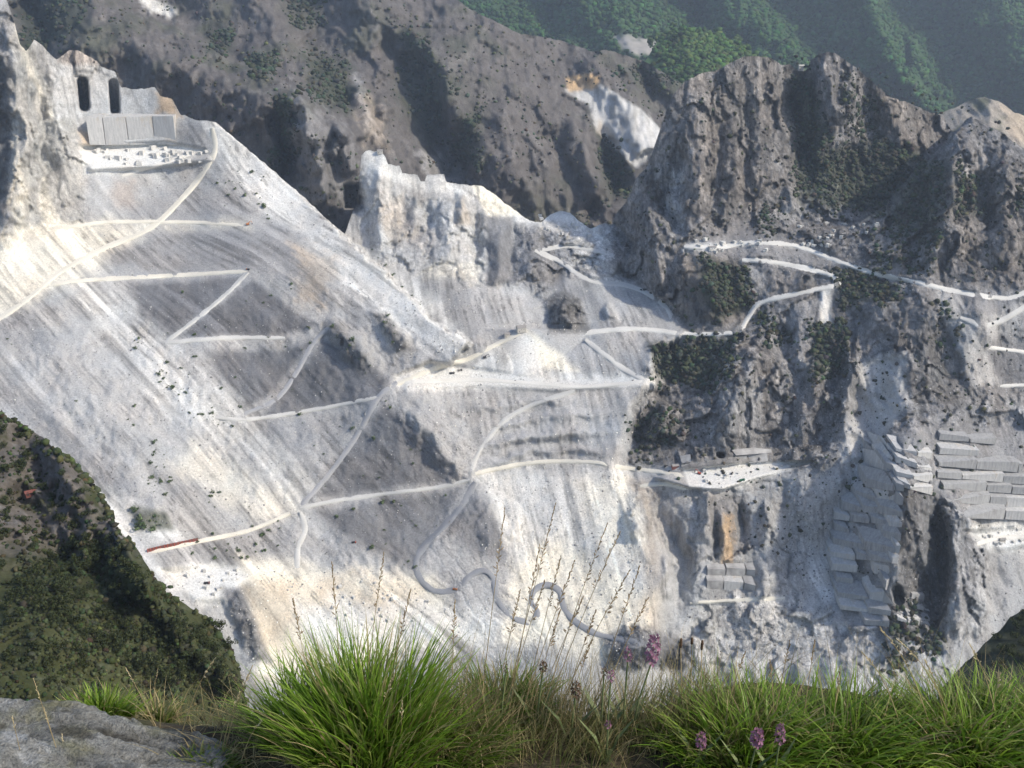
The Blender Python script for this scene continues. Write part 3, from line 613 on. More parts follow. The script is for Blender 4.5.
def main_color(px, py, P, q):
    n = len(px)
    c = np.empty((n, 3)); c[:] = LGREY
    X, Yw, Z = P[:, 0], P[:, 1], P[:, 2]
    wx = fbm(X / 40, Yw / 40, Z / 40, 4, 61); wy = fbm(X / 40, Yw / 40, Z / 40, 4, 71)
    fine = fbm(X / 9, Yw / 9, Z / 9, 3, 81)
    stk2 = 0.6 * fbm(q['acr'] / 15, q['alo'] / 320, 0.3, 4, 91) + 0.75 * fbm(q['acr'] / 5, q['alo'] / 170, 0.8, 3, 93) * (0.6 + wx)
    vstk = 0.6 * fbm(X / 7, Yw / 20, Z / 60, 4, 95) + 0.7 * fbm(X / 3.6, Yw / 12, Z / 34, 3, 97)
    rill = sstep(.12, .42, fbm(q['acr'] / 4.2, q['alo'] / 90, 0.15, 3, 99)) * sstep(-.2, .35, wy + .15)
    dash = sstep(.33, .5, fbm(q['acr'] / 3.0, q['alo'] / 14, 0.65, 2, 100)) * sstep(-.1, .3, wx)
    for poly, col, s, k, brk in ZONES:
        i = in_box(px, py, poly, s * 3 + 8)
        if not len(i): continue
        sd = poly_sd(px[i] + wx[i] * s * 0.9, py[i] + wy[i] * s * 0.9, poly)
        rkn = q['rk'][i]
        pat = (1 - rkn) * (stk2[i] * 1.1 + fine[i] * 0.35) + rkn * (vstk[i] * 0.9 + fine[i] * 0.6)
        m = sstep(-s, s, sd + pat * brk * s * 1.8) * k
        c[i] = c[i] * (1 - m[:, None]) + np.array(col) * m[:, None]
    for pts, w, rc in ROADS:
        i = in_box(px, py, pts, w * 3)
        if len(i):
            d_, t_, s_ = seg_dist(px[i] + wx[i] * 3, py[i] + wy[i] * 3 - w * .35, pts)
            m = sstep(w * 1.2, w * .4, d_ + stk2[i] * w * .8) * .28
            c[i] = c[i] * (1 - m[:, None]) + np.array(rc) * .92 * m[:, None]
    rk = q['rk']; fl = q['fl']
    tone = 1 + (1 - rk) * (1 - fl) * ((0.58 + .3 * np.clip(wy * 2, -1, 1)) * stk2 + 0.10 * fine + 0.16 * q['big']) + rk * (0.45 * vstk + 0.15 * fine + 0.12 * q['chip'])
    crack = sstep(.22, .04, q['fe']) * rk          # soil and lichen in the joints of the rock
    lich = sstep(.0, .5, fbm(X / 22, Yw / 22, Z / 34, 4, 85)) * rk
    pale = sstep(.18, .5, fbm(X / 16, Yw / 16, Z / 36, 4, 87)) * rk
    loose_ = (1 - rk) * (1 - fl)
    tone = tone * (1 - .34 * rill * loose_) * (1 - .42 * dash * loose_) * (1 - .35 * crack) * (1 - .22 * lich) * (1 + .4 * pale)
    c *= np.clip(tone, 0.25, 1.9)[:, None]
    warm = np.clip(wx * 0.06, -.05, .05)
    c[:, 0] *= 1 + warm; c[:, 2] *= 1 - warm
    return np.c_[np.clip(c, .01, .85), np.clip(rk, 0, 1)]

YMIN = -75.0
def sheet(top, bottom, x0, x1, step, rows, Yf, Cf, back=260.0, warp=0.0, seed=0):
    """grid hung from a skyline; behind the skyline the ground falls away out of sight"""
    xs = np.arange(x0, x1 + step, step); nc = len(xs)
    tx = np.array([p[0] for p in top], float); ty = np.array([p[1] for p in top], float)
    ys = np.interp(xs, tx, ty) + warp * fbm(xs / 5.0, 0.3, 0.7 + seed, 3, 5 + seed)
    yb = bottom if np.isscalar(bottom) else np.interp(xs, [p[0] for p in bottom], [p[1] for p in bottom])
    ylo = max(ys.min(), YMIN); yrow = np.linspace(ylo, np.max(yb), rows)
    ys = np.maximum(ys, ylo)
    px = np.broadcast_to(xs, (rows, nc)).copy(); py = np.maximum(yrow[:, None], ys[None])
    Y, q = Yf(px.ravel(), py.ravel())
    P = world_at(px.ravel(), py.ravel(), Y)
    C = Cf(px.ravel(), py.ravel(), P, q)
    P = P.reshape(rows, nc, 3); C = C.reshape(rows, nc, -1)
    extra = []; exc = []
    for k in (1.0, 0.55, 0.25, 0.08, 0.02):
        R = P[0].copy(); sc_ = R / np.linalg.norm(R[:, :2], axis=1, keepdims=True)
        R[:, 0] += sc_[:, 0] * back * k; R[:, 1] += sc_[:, 1] * back * k; R[:, 2] -= back * k * 0.9
        extra.append(R); exc.append(C[0])
    P = np.concatenate([np.array(extra), P]); C = np.concatenate([np.array(exc), C])
    px = np.concatenate([px[:1]] * 5 + [px]); py = np.concatenate([py[:1]] * 5 + [py])
    return P, C, px, py

def grid_faces(nr, nc):
    a = np.arange(nr * nc).reshape(nr, nc)
    return np.stack([a[:-1, :-1], a[1:, :-1], a[1:, 1:], a[:-1, 1:]], -1)

def sheet_object(name, P, C, mat, mask=None):
    nr, nc = P.shape[:2]
    f = grid_faces(nr, nc)
    V = P.reshape(-1, 3)
    live = np.linalg.norm(np.cross(V[f[..., 2]] - V[f[..., 0]], V[f[..., 3]] - V[f[..., 1]]), axis=-1) > 1e-4
    f = f[live] if mask is None else f[mask & live]
    used = np.unique(f); remap = np.zeros(nr * nc, np.int64); remap[used] = np.arange(len(used))
    o = obj(name, mesh_np(name, P.reshape(-1, 3)[used], remap[f], C.reshape(-1, C.shape[-1])[used]), mat)
    tag(o, kind='structure')
    return o

STEP = 1.4
P, C, gx, gy = sheet(MAIN_TOP, 722.0, -120, 1144, STEP, 570, lambda a, b: main_Y(a, b, True), main_color, back=240, warp=1.6)
cx = 0.25 * (gx[:-1, :-1] + gx[1:, :-1] + gx[1:, 1:] + gx[:-1, 1:]); cy = 0.25 * (gy[:-1, :-1] + gy[1:, :-1] + gy[1:, 1:] + gy[:-1, 1:])
ms = poly_sd(cx.ravel(), cy.ravel(), SCREE_POLY).reshape(cx.shape) > 0
mm = (poly_sd(cx.ravel(), cy.ravel(), MASSIF_POLY).reshape(cx.shape) > 0) & ~ms
sheet_object('scree_slope', P, C, M_TERR, ms)
sheet_object('quarry_bowl_terrain', P, C, M_TERR, ~ms & ~mm)
sheet_object('rock_massif_terrain', P, C, M_TERR, mm)

# ------------------------------------------------------------------ the bare ridge behind
RIDGE_TOP = [(-150, -150), (300, -140), (380, -70), (430, -25), (457, 0), (470, 9), (484, 16), (505, 27), (521, 34), (535, 36), (549, 38), (565, 42), (580, 47), (592, 52), (604, 50), (618, 53),
             (630, 57), (642, 60), (655, 68), (668, 75), (684, 85), (700, 98), (760, 120)]
R_RIDGE = RBF([(150, 0, 2700), (0, 0, 2600), (-150, 0, 2600), (300, 0, 2750), (457, 0, 2780), (300, -140, 3000), (0, -140, 2950), (0, 120, 2300), (150, 60, 2450), (230, 130, 2150), (330, 200, 2050),
               (300, 100, 2250), (345, 140, 2180), (420, 160, 2260), (560, 210, 2260), (500, 120, 2450), (521, 34, 2680), (592, 52, 2700), (640, 60, 2720), (640, 180, 2350), (680, 84, 2700),
               (600, 120, 2500), (760, 200, 2400), (350, 260, 1980), (200, 250, 1950), (600, 260, 2150)])
RSTROKES = [([(75, 30), (130, 40), (215, 75), (290, 95), (330, 120), (352, 150)], 90, 45), ([(270, 110), (285, 140), (290, 180)], -40, 10), ([(300, 95), (318, 150), (325, 200)], 40, 18), ([(345, 125), (352, 175)], 30, 12),
            ([(130, -40), (175, 15), (240, 60)], -60, 30), ([(330, -60), (380, 15), (430, 50), (470, 110), (520, 200)], 80, 45), ([(240, -40), (275, 20), (300, 60), (340, 90)], 45, 26), ([(300, 40), (325, 75), (340, 100)], -55, 26),
            ([(385, 35), (410, 70), (440, 130), (460, 175)], -60, 22), ([(355, 80), (375, 130), (385, 150)], 30, 12), ([(457, 0), (500, 60), (560, 140), (600, 200)], 60, 40), ([(470, 130), (465, 180)], -35, 18), ([(500, 110), (515, 160), (540, 210)], 26, 14),
            ([(550, 130), (575, 180), (600, 215)], -40, 18), ([(590, 60), (630, 110), (650, 150)], 50, 30), ([(600, 140), (620, 190)], -50, 16), ([(640, 70), (665, 110)], -40, 14), ([(20, 0), (40, 30)], -60, 26), ([(80, 40), (95, 70)], 20, 12)]
RZONES = [([(15, -20), (80, -20), (90, 20), (40, 55), (20, 50)], VEGD, 10, .8, .5), ([(130, -10), (150, -5), (180, 10), (172, 18), (150, 12)], WHITE, 4, .8, .6), ([(205, 30), (230, 30), (232, 55), (208, 52)], VEG, 8, .8, .6), ([(245, 55), (272, 58), (270, 75), (250, 72)], VEG, 6, .7, .6),  # blue-dark hollow behind the spur: shade painted in, with scrub
          ([(305, 45), (345, 66), (352, 112), (312, 105)], VEG, 12, .8, .6), ([(285, -10), (320, -10), (320, 25), (290, 25)], VEG, 12, .5, .6), ([(400, 30), (420, 30), (450, 100), (430, 140), (400, 90)], VEG, 12, .75, .7), ([(455, 120), (480, 110), (480, 165), (458, 160)], VEG, 10, .6, .6), ([(275, 95), (295, 90), (290, 170), (275, 165)], VEG, 7, .75, .5),  # first patch: shaded side of a spur painted in scrub colour
          ([(600, 130), (620, 150), (630, 190), (605, 200)], VEG, 10, .7, .6), ([(600, 55), (680, 80), (690, 100), (640, 90)], VEG, 10, .6, .8), ([(295, 95), (345, 130), (360, 200), (300, 200)], MGREY, 10, .45, 1.0), ([(415, 155), (450, 150), (470, 185), (425, 180)], LGREY, 8, .5, 1.0),
          ([(565, 92), (585, 84), (601, 85), (640, 108), (660, 128), (661, 138), (648, 160), (636, 168), (612, 146), (596, 130), (590, 105), (575, 98)], (.50, .49, .465), 2, 1, .5), ([(566, 78), (582, 74), (600, 76), (598, 88), (570, 92)], OCHRE, 2, .9, .5), ([(597, 132), (600, 118), (608, 135), (606, 142)], TAN, 3, .5, .8), ([(625, 150), (634, 145), (636, 160)], MGREY, 3, .7, .8),
          ([(355, 75), (362, 75), (378, 140), (370, 140)], LGREY, 4, .45, 1.0), ([(360, 90), (380, 100), (385, 150), (370, 150)], TAN, 6, .4, 1.0)]

SPUR = [(60, -60), (100, 5), (135, 12), (175, 25), (215, 48), (250, 66), (290, 86), (310, 96), (335, 116), (352, 140), (362, 160), (372, 330), (-300, 330), (-300, -60)]
def ridge_Y(px, py, full=True):
    Y = R_RIDGE(px, py)
    wa, wb = warp2(px, py, 5)
    for pts, A, W in RSTROKES:
        i = in_box(px, py, pts, W * 2)
        if len(i):
            d, t, s = seg_dist(px[i] + wa[i] * (5 + .4 * W), py[i] + wb[i] * (5 + .4 * W), pts); k = np.clip(1 - d / W / 1.2, 0, 1)
            Y[i] -= 1.7 * A * (0.5 * k + 0.5 * k * k * (3 - 2 * k)) * sstep(0, 0.12, t + 0.06) * sstep(0, 0.12, 1.06 - t)
    Y = Y - 170 * sstep(-2, 2, poly_sd(px + wa * 5, py + wb * 5, SPUR))
    i = (px > 343) & (px < 366) & (py > 183) & (py < 209); Y[i] += 260
    P = world_at(px, py, Y); X, Yw, Z = P.T
    big = fbm(X / 160, Yw / 160, Z / 160, 3, 103)
    rib = ridged(X / 50 + big, Yw / 120, Z / 170, 4, 107) - .45
    chip = fbm(X / 18, Yw / 18, Z / 18, 3, 109)
    patch = sstep(-3, 3, poly_sd(px, py, RZONES[13][0]))
    f1, e1 = facets(X / 60 + .3 * chip, Yw / 60, Z / 90, 821); f2, e2 = facets(X / 22 + .3 * chip, Yw / 22, Z / 36, 831)
    Y = Y - (rib * 16 + chip * 3 + big * 34 + f1 * 11 + f2 * 4.5) * (1 - 0.96 * patch) - patch * (chip * 2.5 + fbm(X / 9, Yw / 60, Z / 60, 3, 127) * 3)
    return (Y, dict(rk=np.ones(len(px)) * 0.75 * (1 - patch), big=big, rib=rib, chip=chip, patch=patch)) if full else Y

def ridge_color(px, py, P, q):
    X, Yw, Z = P.T
    c = np.empty((len(px), 3)); c[:] = (.122, .112, .105)
    wx = fbm(X / 60, Yw / 60, Z / 60, 4, 111); wy = fbm(X / 60, Yw / 60, Z / 60, 4, 113); fine = fbm(X / 14, Yw / 14, Z / 14, 3, 117); vs = fbm(X / 12, Yw / 30, Z / 70, 3, 119)
    m = (sstep(0.05, .6, fbm(X / 110, Yw / 110, Z / 110, 4, 121)) * .55)[:, None]; c = c * (1 - m) + np.array(VEG) * 1.4 * m
    m = (sstep(0.1, .6, q['rib'] + .4 * vs) * .6)[:, None]; c = c * (1 - m) + np.array((.18, .168, .158)) * m
    for poly, col, s, k, brk in RZONES:
        i = in_box(px, py, poly, s * 3 + 8)
        if len(i):
            sd = poly_sd(px[i] + wx[i] * s, py[i] + wy[i] * s, poly)
            m = (sstep(-s, s, sd + (vs[i] + fine[i]) * brk * s) * k)[:, None]
            c[i] = c[i] * (1 - m) + np.array(col) * m
    c = c * (1 - q['patch'] * .35 * sstep(-.1, .4, fbm(X / 10, Yw / 50, Z / 50, 4, 128)))[:, None]
    return np.c_[np.clip(c * np.clip(1 + .25 * vs + .2 * fine, .5, 1.6)[:, None], .01, .8), .55 * (1 - q['patch'])]

P, C, gx, gy = sheet(RIDGE_TOP, [(-150, 330), (360, 300), (640, 270), (760, 240)], -150, 760, 1.7, 210, ridge_Y, ridge_color, back=400, warp=1.5, seed=3)
sheet_object('bare_ridge_terrain', P, C, M_TERR)

# pale knob behind the right-hand peak
def knob_Y(px, py):
    Y = 2350 - (py - 100) * 4.0 + abs(px - 990) * 1.5
    P = world_at(px, py, Y); X, Yw, Z = P.T
    rib = ridged(X / 40, Yw / 70, Z / 70, 4, 131) - .45
    return Y - rib * 22, dict(rib=rib)
def knob_color(px, py, P, q):
    X, Yw, Z = P.T; c = np.empty((len(px), 3)); c[:] = (.3, .27, .23)
    m = sstep(-.1, .4, fbm(X / 35, Yw / 35, Z / 35, 4, 133))[:, None] * .8
    c = c * (1 - m) + np.array(VEG) * 1.5 * m
    i = poly_sd(px, py, [(1000, 105), (1030, 112), (1030, 150), (1012, 140)]); m = sstep(-3, 4, i + 6 * fbm(X / 12, Yw / 12, Z / 12, 3, 134))[:, None] * .7
    return np.c_[c * (1 - m) + np.array(TAN) * m, np.full(len(px), .6)]
P, C, gx, gy = sheet([(900, 150), (925, 125), (940, 113), (955, 108), (970, 100), (985, 97), (1000, 102), (1014, 112), (1030, 118), (1100, 140), (1160, 150)], 240, 900, 1160, 1.7, 80, knob_Y, knob_color, back=300, warp=1.5, seed=9)
sheet_object('pale_knob_terrain', P, C, M_TERR)

# ------------------------------------------------------------------ far wooded hills
R_HILL = RBF([(430, -130, 5200), (700, -130, 5600), (1150, -130, 5600), (430, 60, 4300), (600, 60, 4200), (700, 60, 4300), (800, 60, 4250), (900, 100, 4150), (1000, 120, 4150), (700, 0, 4700), (900, 0, 4750), (1100, 0, 4800), (1150, 150, 4100), (600, -60, 4950), (950, 200, 3900), (600, 200, 3800)])
HSTROKES = [([(700, -60), (750, 10), (790, 50), (830, 100)], 260, 60), ([(820, -60), (865, 0), (895, 55), (950, 115)], 360, 55), ([(900, -20), (930, 50), (960, 110)], -200, 30), ([(760, -20), (800, 30), (845, 75)], -160, 26),
            ([(560, -60), (620, 10), (660, 60)], 180, 50), ([(960, -60), (1010, 30), (1060, 120)], 220, 60), ([(500, -30), (560, 30)], -100, 30), ([(650, -30), (690, 20)], -120, 26)]
def hill_Y(px, py):
    Y = R_HILL(px, py)
    wa, wb = warp2(px * .7, py * .7, 9)
    for pts, A, W in HSTROKES:
        d, t, s = seg_dist(px + wa * 30, py + wb * 30, pts); k = np.clip(1 - d / W, 0, 1); Y = Y - A * (.5 * k + .5 * k * k * (3 - 2 * k))
    P = world_at(px, py, Y); X, Yw, Z = P.T
    Y = Y - 80 * fbm(X / 300, Yw / 300, Z / 300, 3, 141) - 30 * ridged(X / 120, Yw / 120, Z / 150, 3, 143)
    sd = poly_sd(px + wa * 8, py + wb * 8, [(850, -160), (862, -40), (872, 0), (885, 30), (905, 65), (930, 95), (955, 120), (960, 260), (1300, 260), (1300, -160)])
    Y = Y + 380 * sstep(-3, 3, sd) * np.clip(1 - sd / 170, 0, 1)
    sd = poly_sd(px + wa * 8, py + wb * 8, [(700, -160), (745, -30), (772, 10), (800, 50), (820, 100), (1300, 260), (1300, -160)])
    Y = Y + 170 * sstep(-3, 3, sd) * np.clip(1 - sd / 90, 0, 1)
    return Y, {}
def hill_color(px, py, P, q):
    X, Yw, Z = P.T; c = np.empty((len(px), 3)); c[:] = (.04, .072, .03)
    n = fbm(X / 120, Yw / 120, Z / 120, 4, 151); c *= (1 + .35 * n)[:, None]
    sd = poly_sd(px, py, [(612, 36), (625, 33), (640, 38), (658, 42), (656, 54), (640, 58), (622, 50)])
    m = sstep(-3, 4, sd + 5 * fbm(X / 20, Yw / 20, Z / 20, 3, 153))[:, None] * .9
    return c * (1 - m) + np.array((.32, .30, .28)) * m
P, C, gx, gy = sheet([(420, -150), (1160, -150)], 200, 420, 1160, 3.0, 130, hill_Y, hill_color, back=500)
sheet_object('far_hills', P, C, M_HILL)

def knoll_Y(px, py):
    Y = 3300 - (py - 27) * 5 + abs(px - 690) * 2.0
    P = world_at(px, py, Y); X, Yw, Z = P.T
    return Y - 40 * fbm(X / 90, Yw / 90, Z / 90, 3, 161), {}
P, C, gx, gy = sheet([(640, 70), (655, 45), (665, 33), (680, 27), (697, 27), (712, 32), (728, 38), (744, 46), (757, 56), (775, 72), (800, 95)], 150, 640, 800, 2.0, 70, knoll_Y, lambda a, b, p, q: np.tile((.05, .095, .035), (len(a), 1)), back=300)
sheet_object('wooded_knoll_terrain', P, C, M_HILL)

# ------------------------------------------------------------------ haul roads cut into the slopes
def smooth_path(pts, step=2.0):
    p = np.array(pts, float); n = len(p)
    q = np.r_[[2 * p[0] - p[1]], p, [2 * p[-1] - p[-2]]]; out = []
    for i in range(1, n):
        p0, p1, p2, p3 = q[i - 1], q[i], q[i + 1], q[i + 2]
        m = max(2, int(np.hypot(*(p2 - p1)) / step))
        for k in range(m):
            t = k / m
            out.append(0.5 * ((2 * p1) + (-p0 + p2) * t + (2 * p0 - 5 * p1 + 4 * p2 - p3) * t * t + (-p0 + 3 * p1 - 3 * p2 + p3) * t ** 3))
    out.append(p[-1]); return np.array(out)

def road(pts, w, col, flat=0.1):
    c = smooth_path(pts); n = len(c)
    d = np.gradient(c, axis=0); d /= np.linalg.norm(d, axis=1, keepdims=True) + 1e-9
    nrm = np.c_[-d[:, 1], d[:, 0]]
    flip = 1.0 if np.mean(nrm[:, 1]) > 0 else -1.0
    nrm = nrm * flip                                       # the lower side in the picture is the outer, downhill side
    i = np.arange(n)
    wj = w * (1 + 0.28 * fbm(i / 6.0, 0.2, w, 3, 7) * 1.6) * np.minimum(1, 0.35 + np.minimum(i, n - 1 - i) / 5.0)
    inn = c - nrm * (wj / 2)[:, None]; out = c + nrm * (wj / 2)[:, None]
    Yi = main_Y(inn[:, 0], inn[:, 1]); Yo = main_Y(out[:, 0], out[:, 1])
    k = np.ones(9) / 9
    Yi = np.convolve(np.pad(Yi, 4, mode='edge'), k, 'valid'); Yo = np.convolve(np.pad(Yo, 4, mode='edge'), k, 'valid')
    z = -Yi * tan_at(inn[:, 1])
    Yflat = -z / tan_at(out[:, 1])
    Yo2 = np.clip(Yo * (1 - flat) + Yflat * flat, Yo - 12, Yo)
    lift = 0.8
    rows = [world_at(inn[:, 0], inn[:, 1], Yi - lift), world_at(c[:, 0], c[:, 1], 0.5 * (Yi + Yo2) - lift), world_at(out[:, 0], out[:, 1], Yo2 - lift)]
    sk = out + nrm * 1.3
    rows.append(world_at(sk[:, 0], sk[:, 1], main_Y(sk[:, 0], sk[:, 1]) + .4))
    bk = inn - nrm * 1.3
    rows.insert(0, world_at(bk[:, 0], bk[:, 1], main_Y(bk[:, 0], bk[:, 1]) + .4))
    V = np.stack(rows)                                      # 5 x n x 3
    C = np.empty((5, n, 3)); C[:] = col
    C *= (1 + 0.10 * vnoise(i / 5.0, 1.1, 0.4, 9))[None, :, None]
    
    o = obj('quarry_road', mesh_np('quarry_road', V.reshape(-1, 3), grid_faces(5, n).reshape(-1, 4), C.reshape(-1, 3), smooth=False), M_ROAD)
    tag(o, kind='structure')
    return o

for pts, w, col in ROADS: road(pts, w, col)

# ------------------------------------------------------------------ sawn marble: benches and blocks standing proud of the rock
def slab_mesh(poly, lift, depth, shrink=0.985, tiltj=0.0):
    p = np.array(poly, float); c = p.mean(0); p = c + (p - c) * shrink
    Yc = main_Y(p[:, 0], p[:, 1]); P = world_at(p[:, 0], p[:, 1], Yc)
    m = P.mean(0); u, s, vt = np.linalg.svd(P - m); nn = vt[2]
    if nn @ m > 0: nn = -nn                                  # towards the viewer
    a, yy, zz = ray(p[:, 0], p[:, 1]); D = np.stack([a, yy, zz], -1)
    t = ((m + nn * lift) @ nn) / (D @ nn); Q = D * t[:, None]  # corners on one sawn plane
    bad = (np.abs(np.linalg.norm(Q, axis=1) / np.linalg.norm(P, axis=1) - 1) > 0.05).any()
    if bad: Q = P * (1 - lift / np.linalg.norm(P, axis=1, keepdims=True))
    view = m / np.linalg.norm(m)
    B = Q + view * depth + np.array([0, 0, -depth * 0.15])
    n = len(p); V = np.r_[Q, B]
    fs = [tuple(range(n)), tuple(range(2 * n - 1, n - 1, -1))] + [(i, n + i, n + (i + 1) % n, (i + 1) % n) for i in range(n)]
    base = V.mean(0)
    me = bpy.data.meshes.new('marble_bench'); me.from_pydata([tuple(v - base) for v in V], [], fs); me.validate(); me.update()
    return me, base

def bench(owner, poly, mat, lift=5.0, depth=16.0):
    me, base = slab_mesh(poly, lift, depth)
    o = obj('marble_bench', me, mat, owner)
    o.location = Vector(base) - owner.location
    return o
def crop(x0, y0, s, polys): return [[(x0 + s * x, y0 + s * y) for x, y in p] for p in polys]

M_SAWN = mat_sawn('sawn_marble_face', (.25, .25, .252), (.43, .428, .415), (.2, .185, .165))
M_SAWN2 = mat_sawn('pale_sawn_face', (.36, .36, .355), (.58, .57, .545), (.42, .33, .22))
fr = empty('cut_quarry_face', Vector(on_main(900, 560)[0])); tag(fr, kind='structure')

def step_bench(owner, x0, x1, ytop, ybot, mat, push=0.0, back=40.0, under=-2.0):
    """one sawn step: upright face, level top; ytop / ybot give the bench lines in the picture at x"""
    xs = np.array([x0, x1]); yt = np.array([ytop(x) for x in xs]); yb_ = np.array([ybot(x) for x in xs])
    zt = -main_Y(xs, yt) * tan_at(yt); Yb = main_Y(xs, yb_); zb = -Yb * tan_at(yb_) + under
    Yf = Yb - push; zt = zt * .7 + .3 * zt.mean()
    X = world_at(xs, 0.5 * (yt + yb_), Yf)[:, 0]
    V = []
    for k in (0, 1):
        for dy in (0, back):
            V += [(X[k], Yf[k] + dy, zb[k]), (X[k], Yf[k] + dy, zt[k])]
    V = np.array(V); base = V.mean(0)
    j = np.random.default_rng(int(x0 * 7 + V[0, 2])).normal(0, .3, V.shape); V = V + j
    fs = [(0, 4, 5, 1), (4, 6, 7, 5), (6, 2, 3, 7), (2, 0, 1, 3), (1, 5, 7, 3), (0, 2, 6, 4)]
    me = bpy.data.meshes.new('marble_bench'); me.from_pydata([tuple(v - base) for v in V], [], fs); me.validate(); me.update()
    o = obj('marble_bench', me, mat, owner); o.location = Vector(base) - owner.location; return o
def bench_rows(owner, left, right, rows, dip, wid, mats, skip=.08, push=2.0, seed=1, xref=None, under=-2.0):
    rr = random.Random(seed)
    for y0, y1 in zip(rows[:-1], rows[1:]):
        ym = .5 * (y0 + y1); L_ = np.interp(ym, *zip(*[(b, a) for a, b in left])); R_ = np.interp(ym, *zip(*[(b, a) for a, b in right]))
        xr = xref if xref is not None else R_; x = L_ + rr.uniform(0, 5)
        bow = rr.uniform(-.02, .02)
        while x < R_ - 3:
            w = min(rr.uniform(*wid), R_ - x)
            if rr.random() > skip: step_bench(owner, x, x + w - .9, lambda q: y0 + (dip + bow) * (q - xr), lambda q: y1 + (dip + bow) * (q - xr), rr.choice(mats), rr.uniform(.45 * push, push), 40.0, under)
            x += w
MS = [M_SAWN, M_SAWN2, M_SAWN]
bench_rows(fr, [(872, 470), (868, 480), (848, 500), (834, 520), (830, 560), (836, 600), (845, 625)], [(906, 470), (905, 500), (902, 540), (897, 580), (890, 625)], [478, 491, 504, 516, 527, 540, 552, 563, 576, 589, 602, 614, 626], .10, (12, 34), MS, .1, 6, 5, None, 1.6)
bench_rows(fr, [(936, 425), (938, 480), (948, 500), (972, 522)], [(990, 425), (1012, 455), (1062, 480), (1062, 530)], [430, 441, 454, 467, 478, 489, 502, 515], .07, (16, 46), MS, .14, 5, 6, 960, 1.0)
bench_rows(fr, [(897, 580), (898, 630)], [(931, 580), (932, 630)], [590, 598, 607, 616, 624], .30, (9, 16), MS, .1, 5, 7, 915, 1.5)
bench_rows(fr, [(860, 430), (868, 470)], [(892, 430), (895, 470)], [440, 450, 460, 470], .12, (9, 16), MS, .2, 2, 8)

bench_rows(fr, [(895, 440), (893, 492)], [(933, 440), (934, 492)], [444, 455, 467, 479, 490], .25, (12, 26), [M_SAWN2], .1, 4, 12, 915, 1.0)
ul = empty('upper_quarry_face', Vector(on_main(120, 130)[0])); tag(ul, kind='structure')
bench_rows(ul, [(84, 110), (86, 145)], [(174, 110), (176, 145)], [114, 143], .0, (14, 34), [M_SAWN2], 0, 1.0, 9)
yd = empty('yard_cut_face', Vector(on_main(740, 462)[0])); tag(yd, kind='structure')
for k, p in enumerate(crop(610, 420, .2246, [[(245, 206), (312, 200), (314, 230), (242, 224)], [(316, 199), (412, 186), (412, 220), (320, 230)], [(430, 182), (520, 168), (522, 205), (430, 217)], [(526, 167), (610, 158), (612, 192), (528, 204)], [(614, 157), (700, 146), (704, 184), (616, 192)], [(540, 132), (640, 122), (720, 131), (720, 145), (560, 158)], [(310, 160), (358, 152), (362, 185), (320, 194)]])):
    bench(yd, p, M_MARBLEG, 2, 18)
lw = empty('lower_cut_face', Vector(on_main(740, 575)[0])); tag(lw, kind='structure')
bench_rows(lw, [(706, 560), (702, 595)], [(756, 560), (757, 595)], [564, 576, 589], .03, (12, 24), [M_SAWN2, M_MARBLEG], .1, 2, 10)

# loose sawn blocks: each a thing of its own
def block_mesh(k):
    r = np.random.default_rng(100 + k); v = []
    sx, sy, sz = r.uniform(.8, 1.5), r.uniform(.7, 1.1), r.uniform(.6, 1.0)
    for z in (0, 1):
        for x, y in ((-1, -1), (1, -1), (1, 1), (-1, 1)):
            for dx, dy in (((.14, 0), (0, .14)) if x * y > 0 else ((0, .14), (.14, 0))):
                v.append(((x - np.sign(x) * dx) * sx / 2 + r.normal(0, .03), (y - np.sign(y) * dy) * sy / 2 + r.normal(0, .03), z * sz + r.normal(0, .04) - .1))
    fs = [tuple(range(7, -1, -1)), tuple(range(8, 16))] + [(i, (i + 1) % 8, 8 + (i + 1) % 8, 8 + i) for i in range(8)]
    me = bpy.data.meshes.new('marble_block'); me.from_pydata(v, [], fs); me.validate(); me.update(); me.materials.append(M_MARBLE); return me
BLOCKS = [block_mesh(k) for k in range(6)]
def scatter_blocks(spots, label, group, lo, hi):
    a_ = np.array(spots); PP = on_main(a_[:, 0], a_[:, 1])
    for p in PP:
        o = obj('marble_block', BLOCKS[random.randrange(6)])
        s = random.uniform(lo, hi); o.location = p; o.scale = (s, s, s); o.rotation_euler = (random.uniform(-.1, .1), random.uniform(-.1, .1), random.uniform(0, 3))
        tag(o, label, 'marble block', group)
def rnd_in(poly, n):
    xs = [p[0] for p in poly]; ys = [p[1] for p in poly]; out = []
    while len(out) < n:
        x, y = random.uniform(min(xs), max(xs)), random.uniform(min(ys), max(ys))
        if poly_sd(np.array([x]), np.array([y]), poly)[0] > 0: out.append((x, y))
    return out
scatter_blocks(rnd_in([(90, 148), (200, 150), (205, 162), (110, 168)], 26) + rnd_in([(165, 152), (208, 150), (205, 162), (165, 164)], 14), 'loose marble block on the upper left quarry floor', 'blocks on the upper quarry floor', 4, 8)
scatter_blocks(rnd_in([(690, 470), (800, 463), (750, 478), (700, 484)], 9), 'loose pale block on the bright white quarry yard', 'blocks on the white yard', 3, 5)
scatter_blocks(rnd_in([(170, 572), (250, 570), (240, 590), (200, 598)], 10), 'loose pale block on the white floor beside the dark hillside', 'blocks on the lower left floor', 2.5, 5)
scatter_blocks(rnd_in([(970, 530), (1024, 528), (1024, 545), (990, 548)], 9), 'loose pale block on the bright ledge at the right edge', 'blocks on the right ledge', 3, 5)
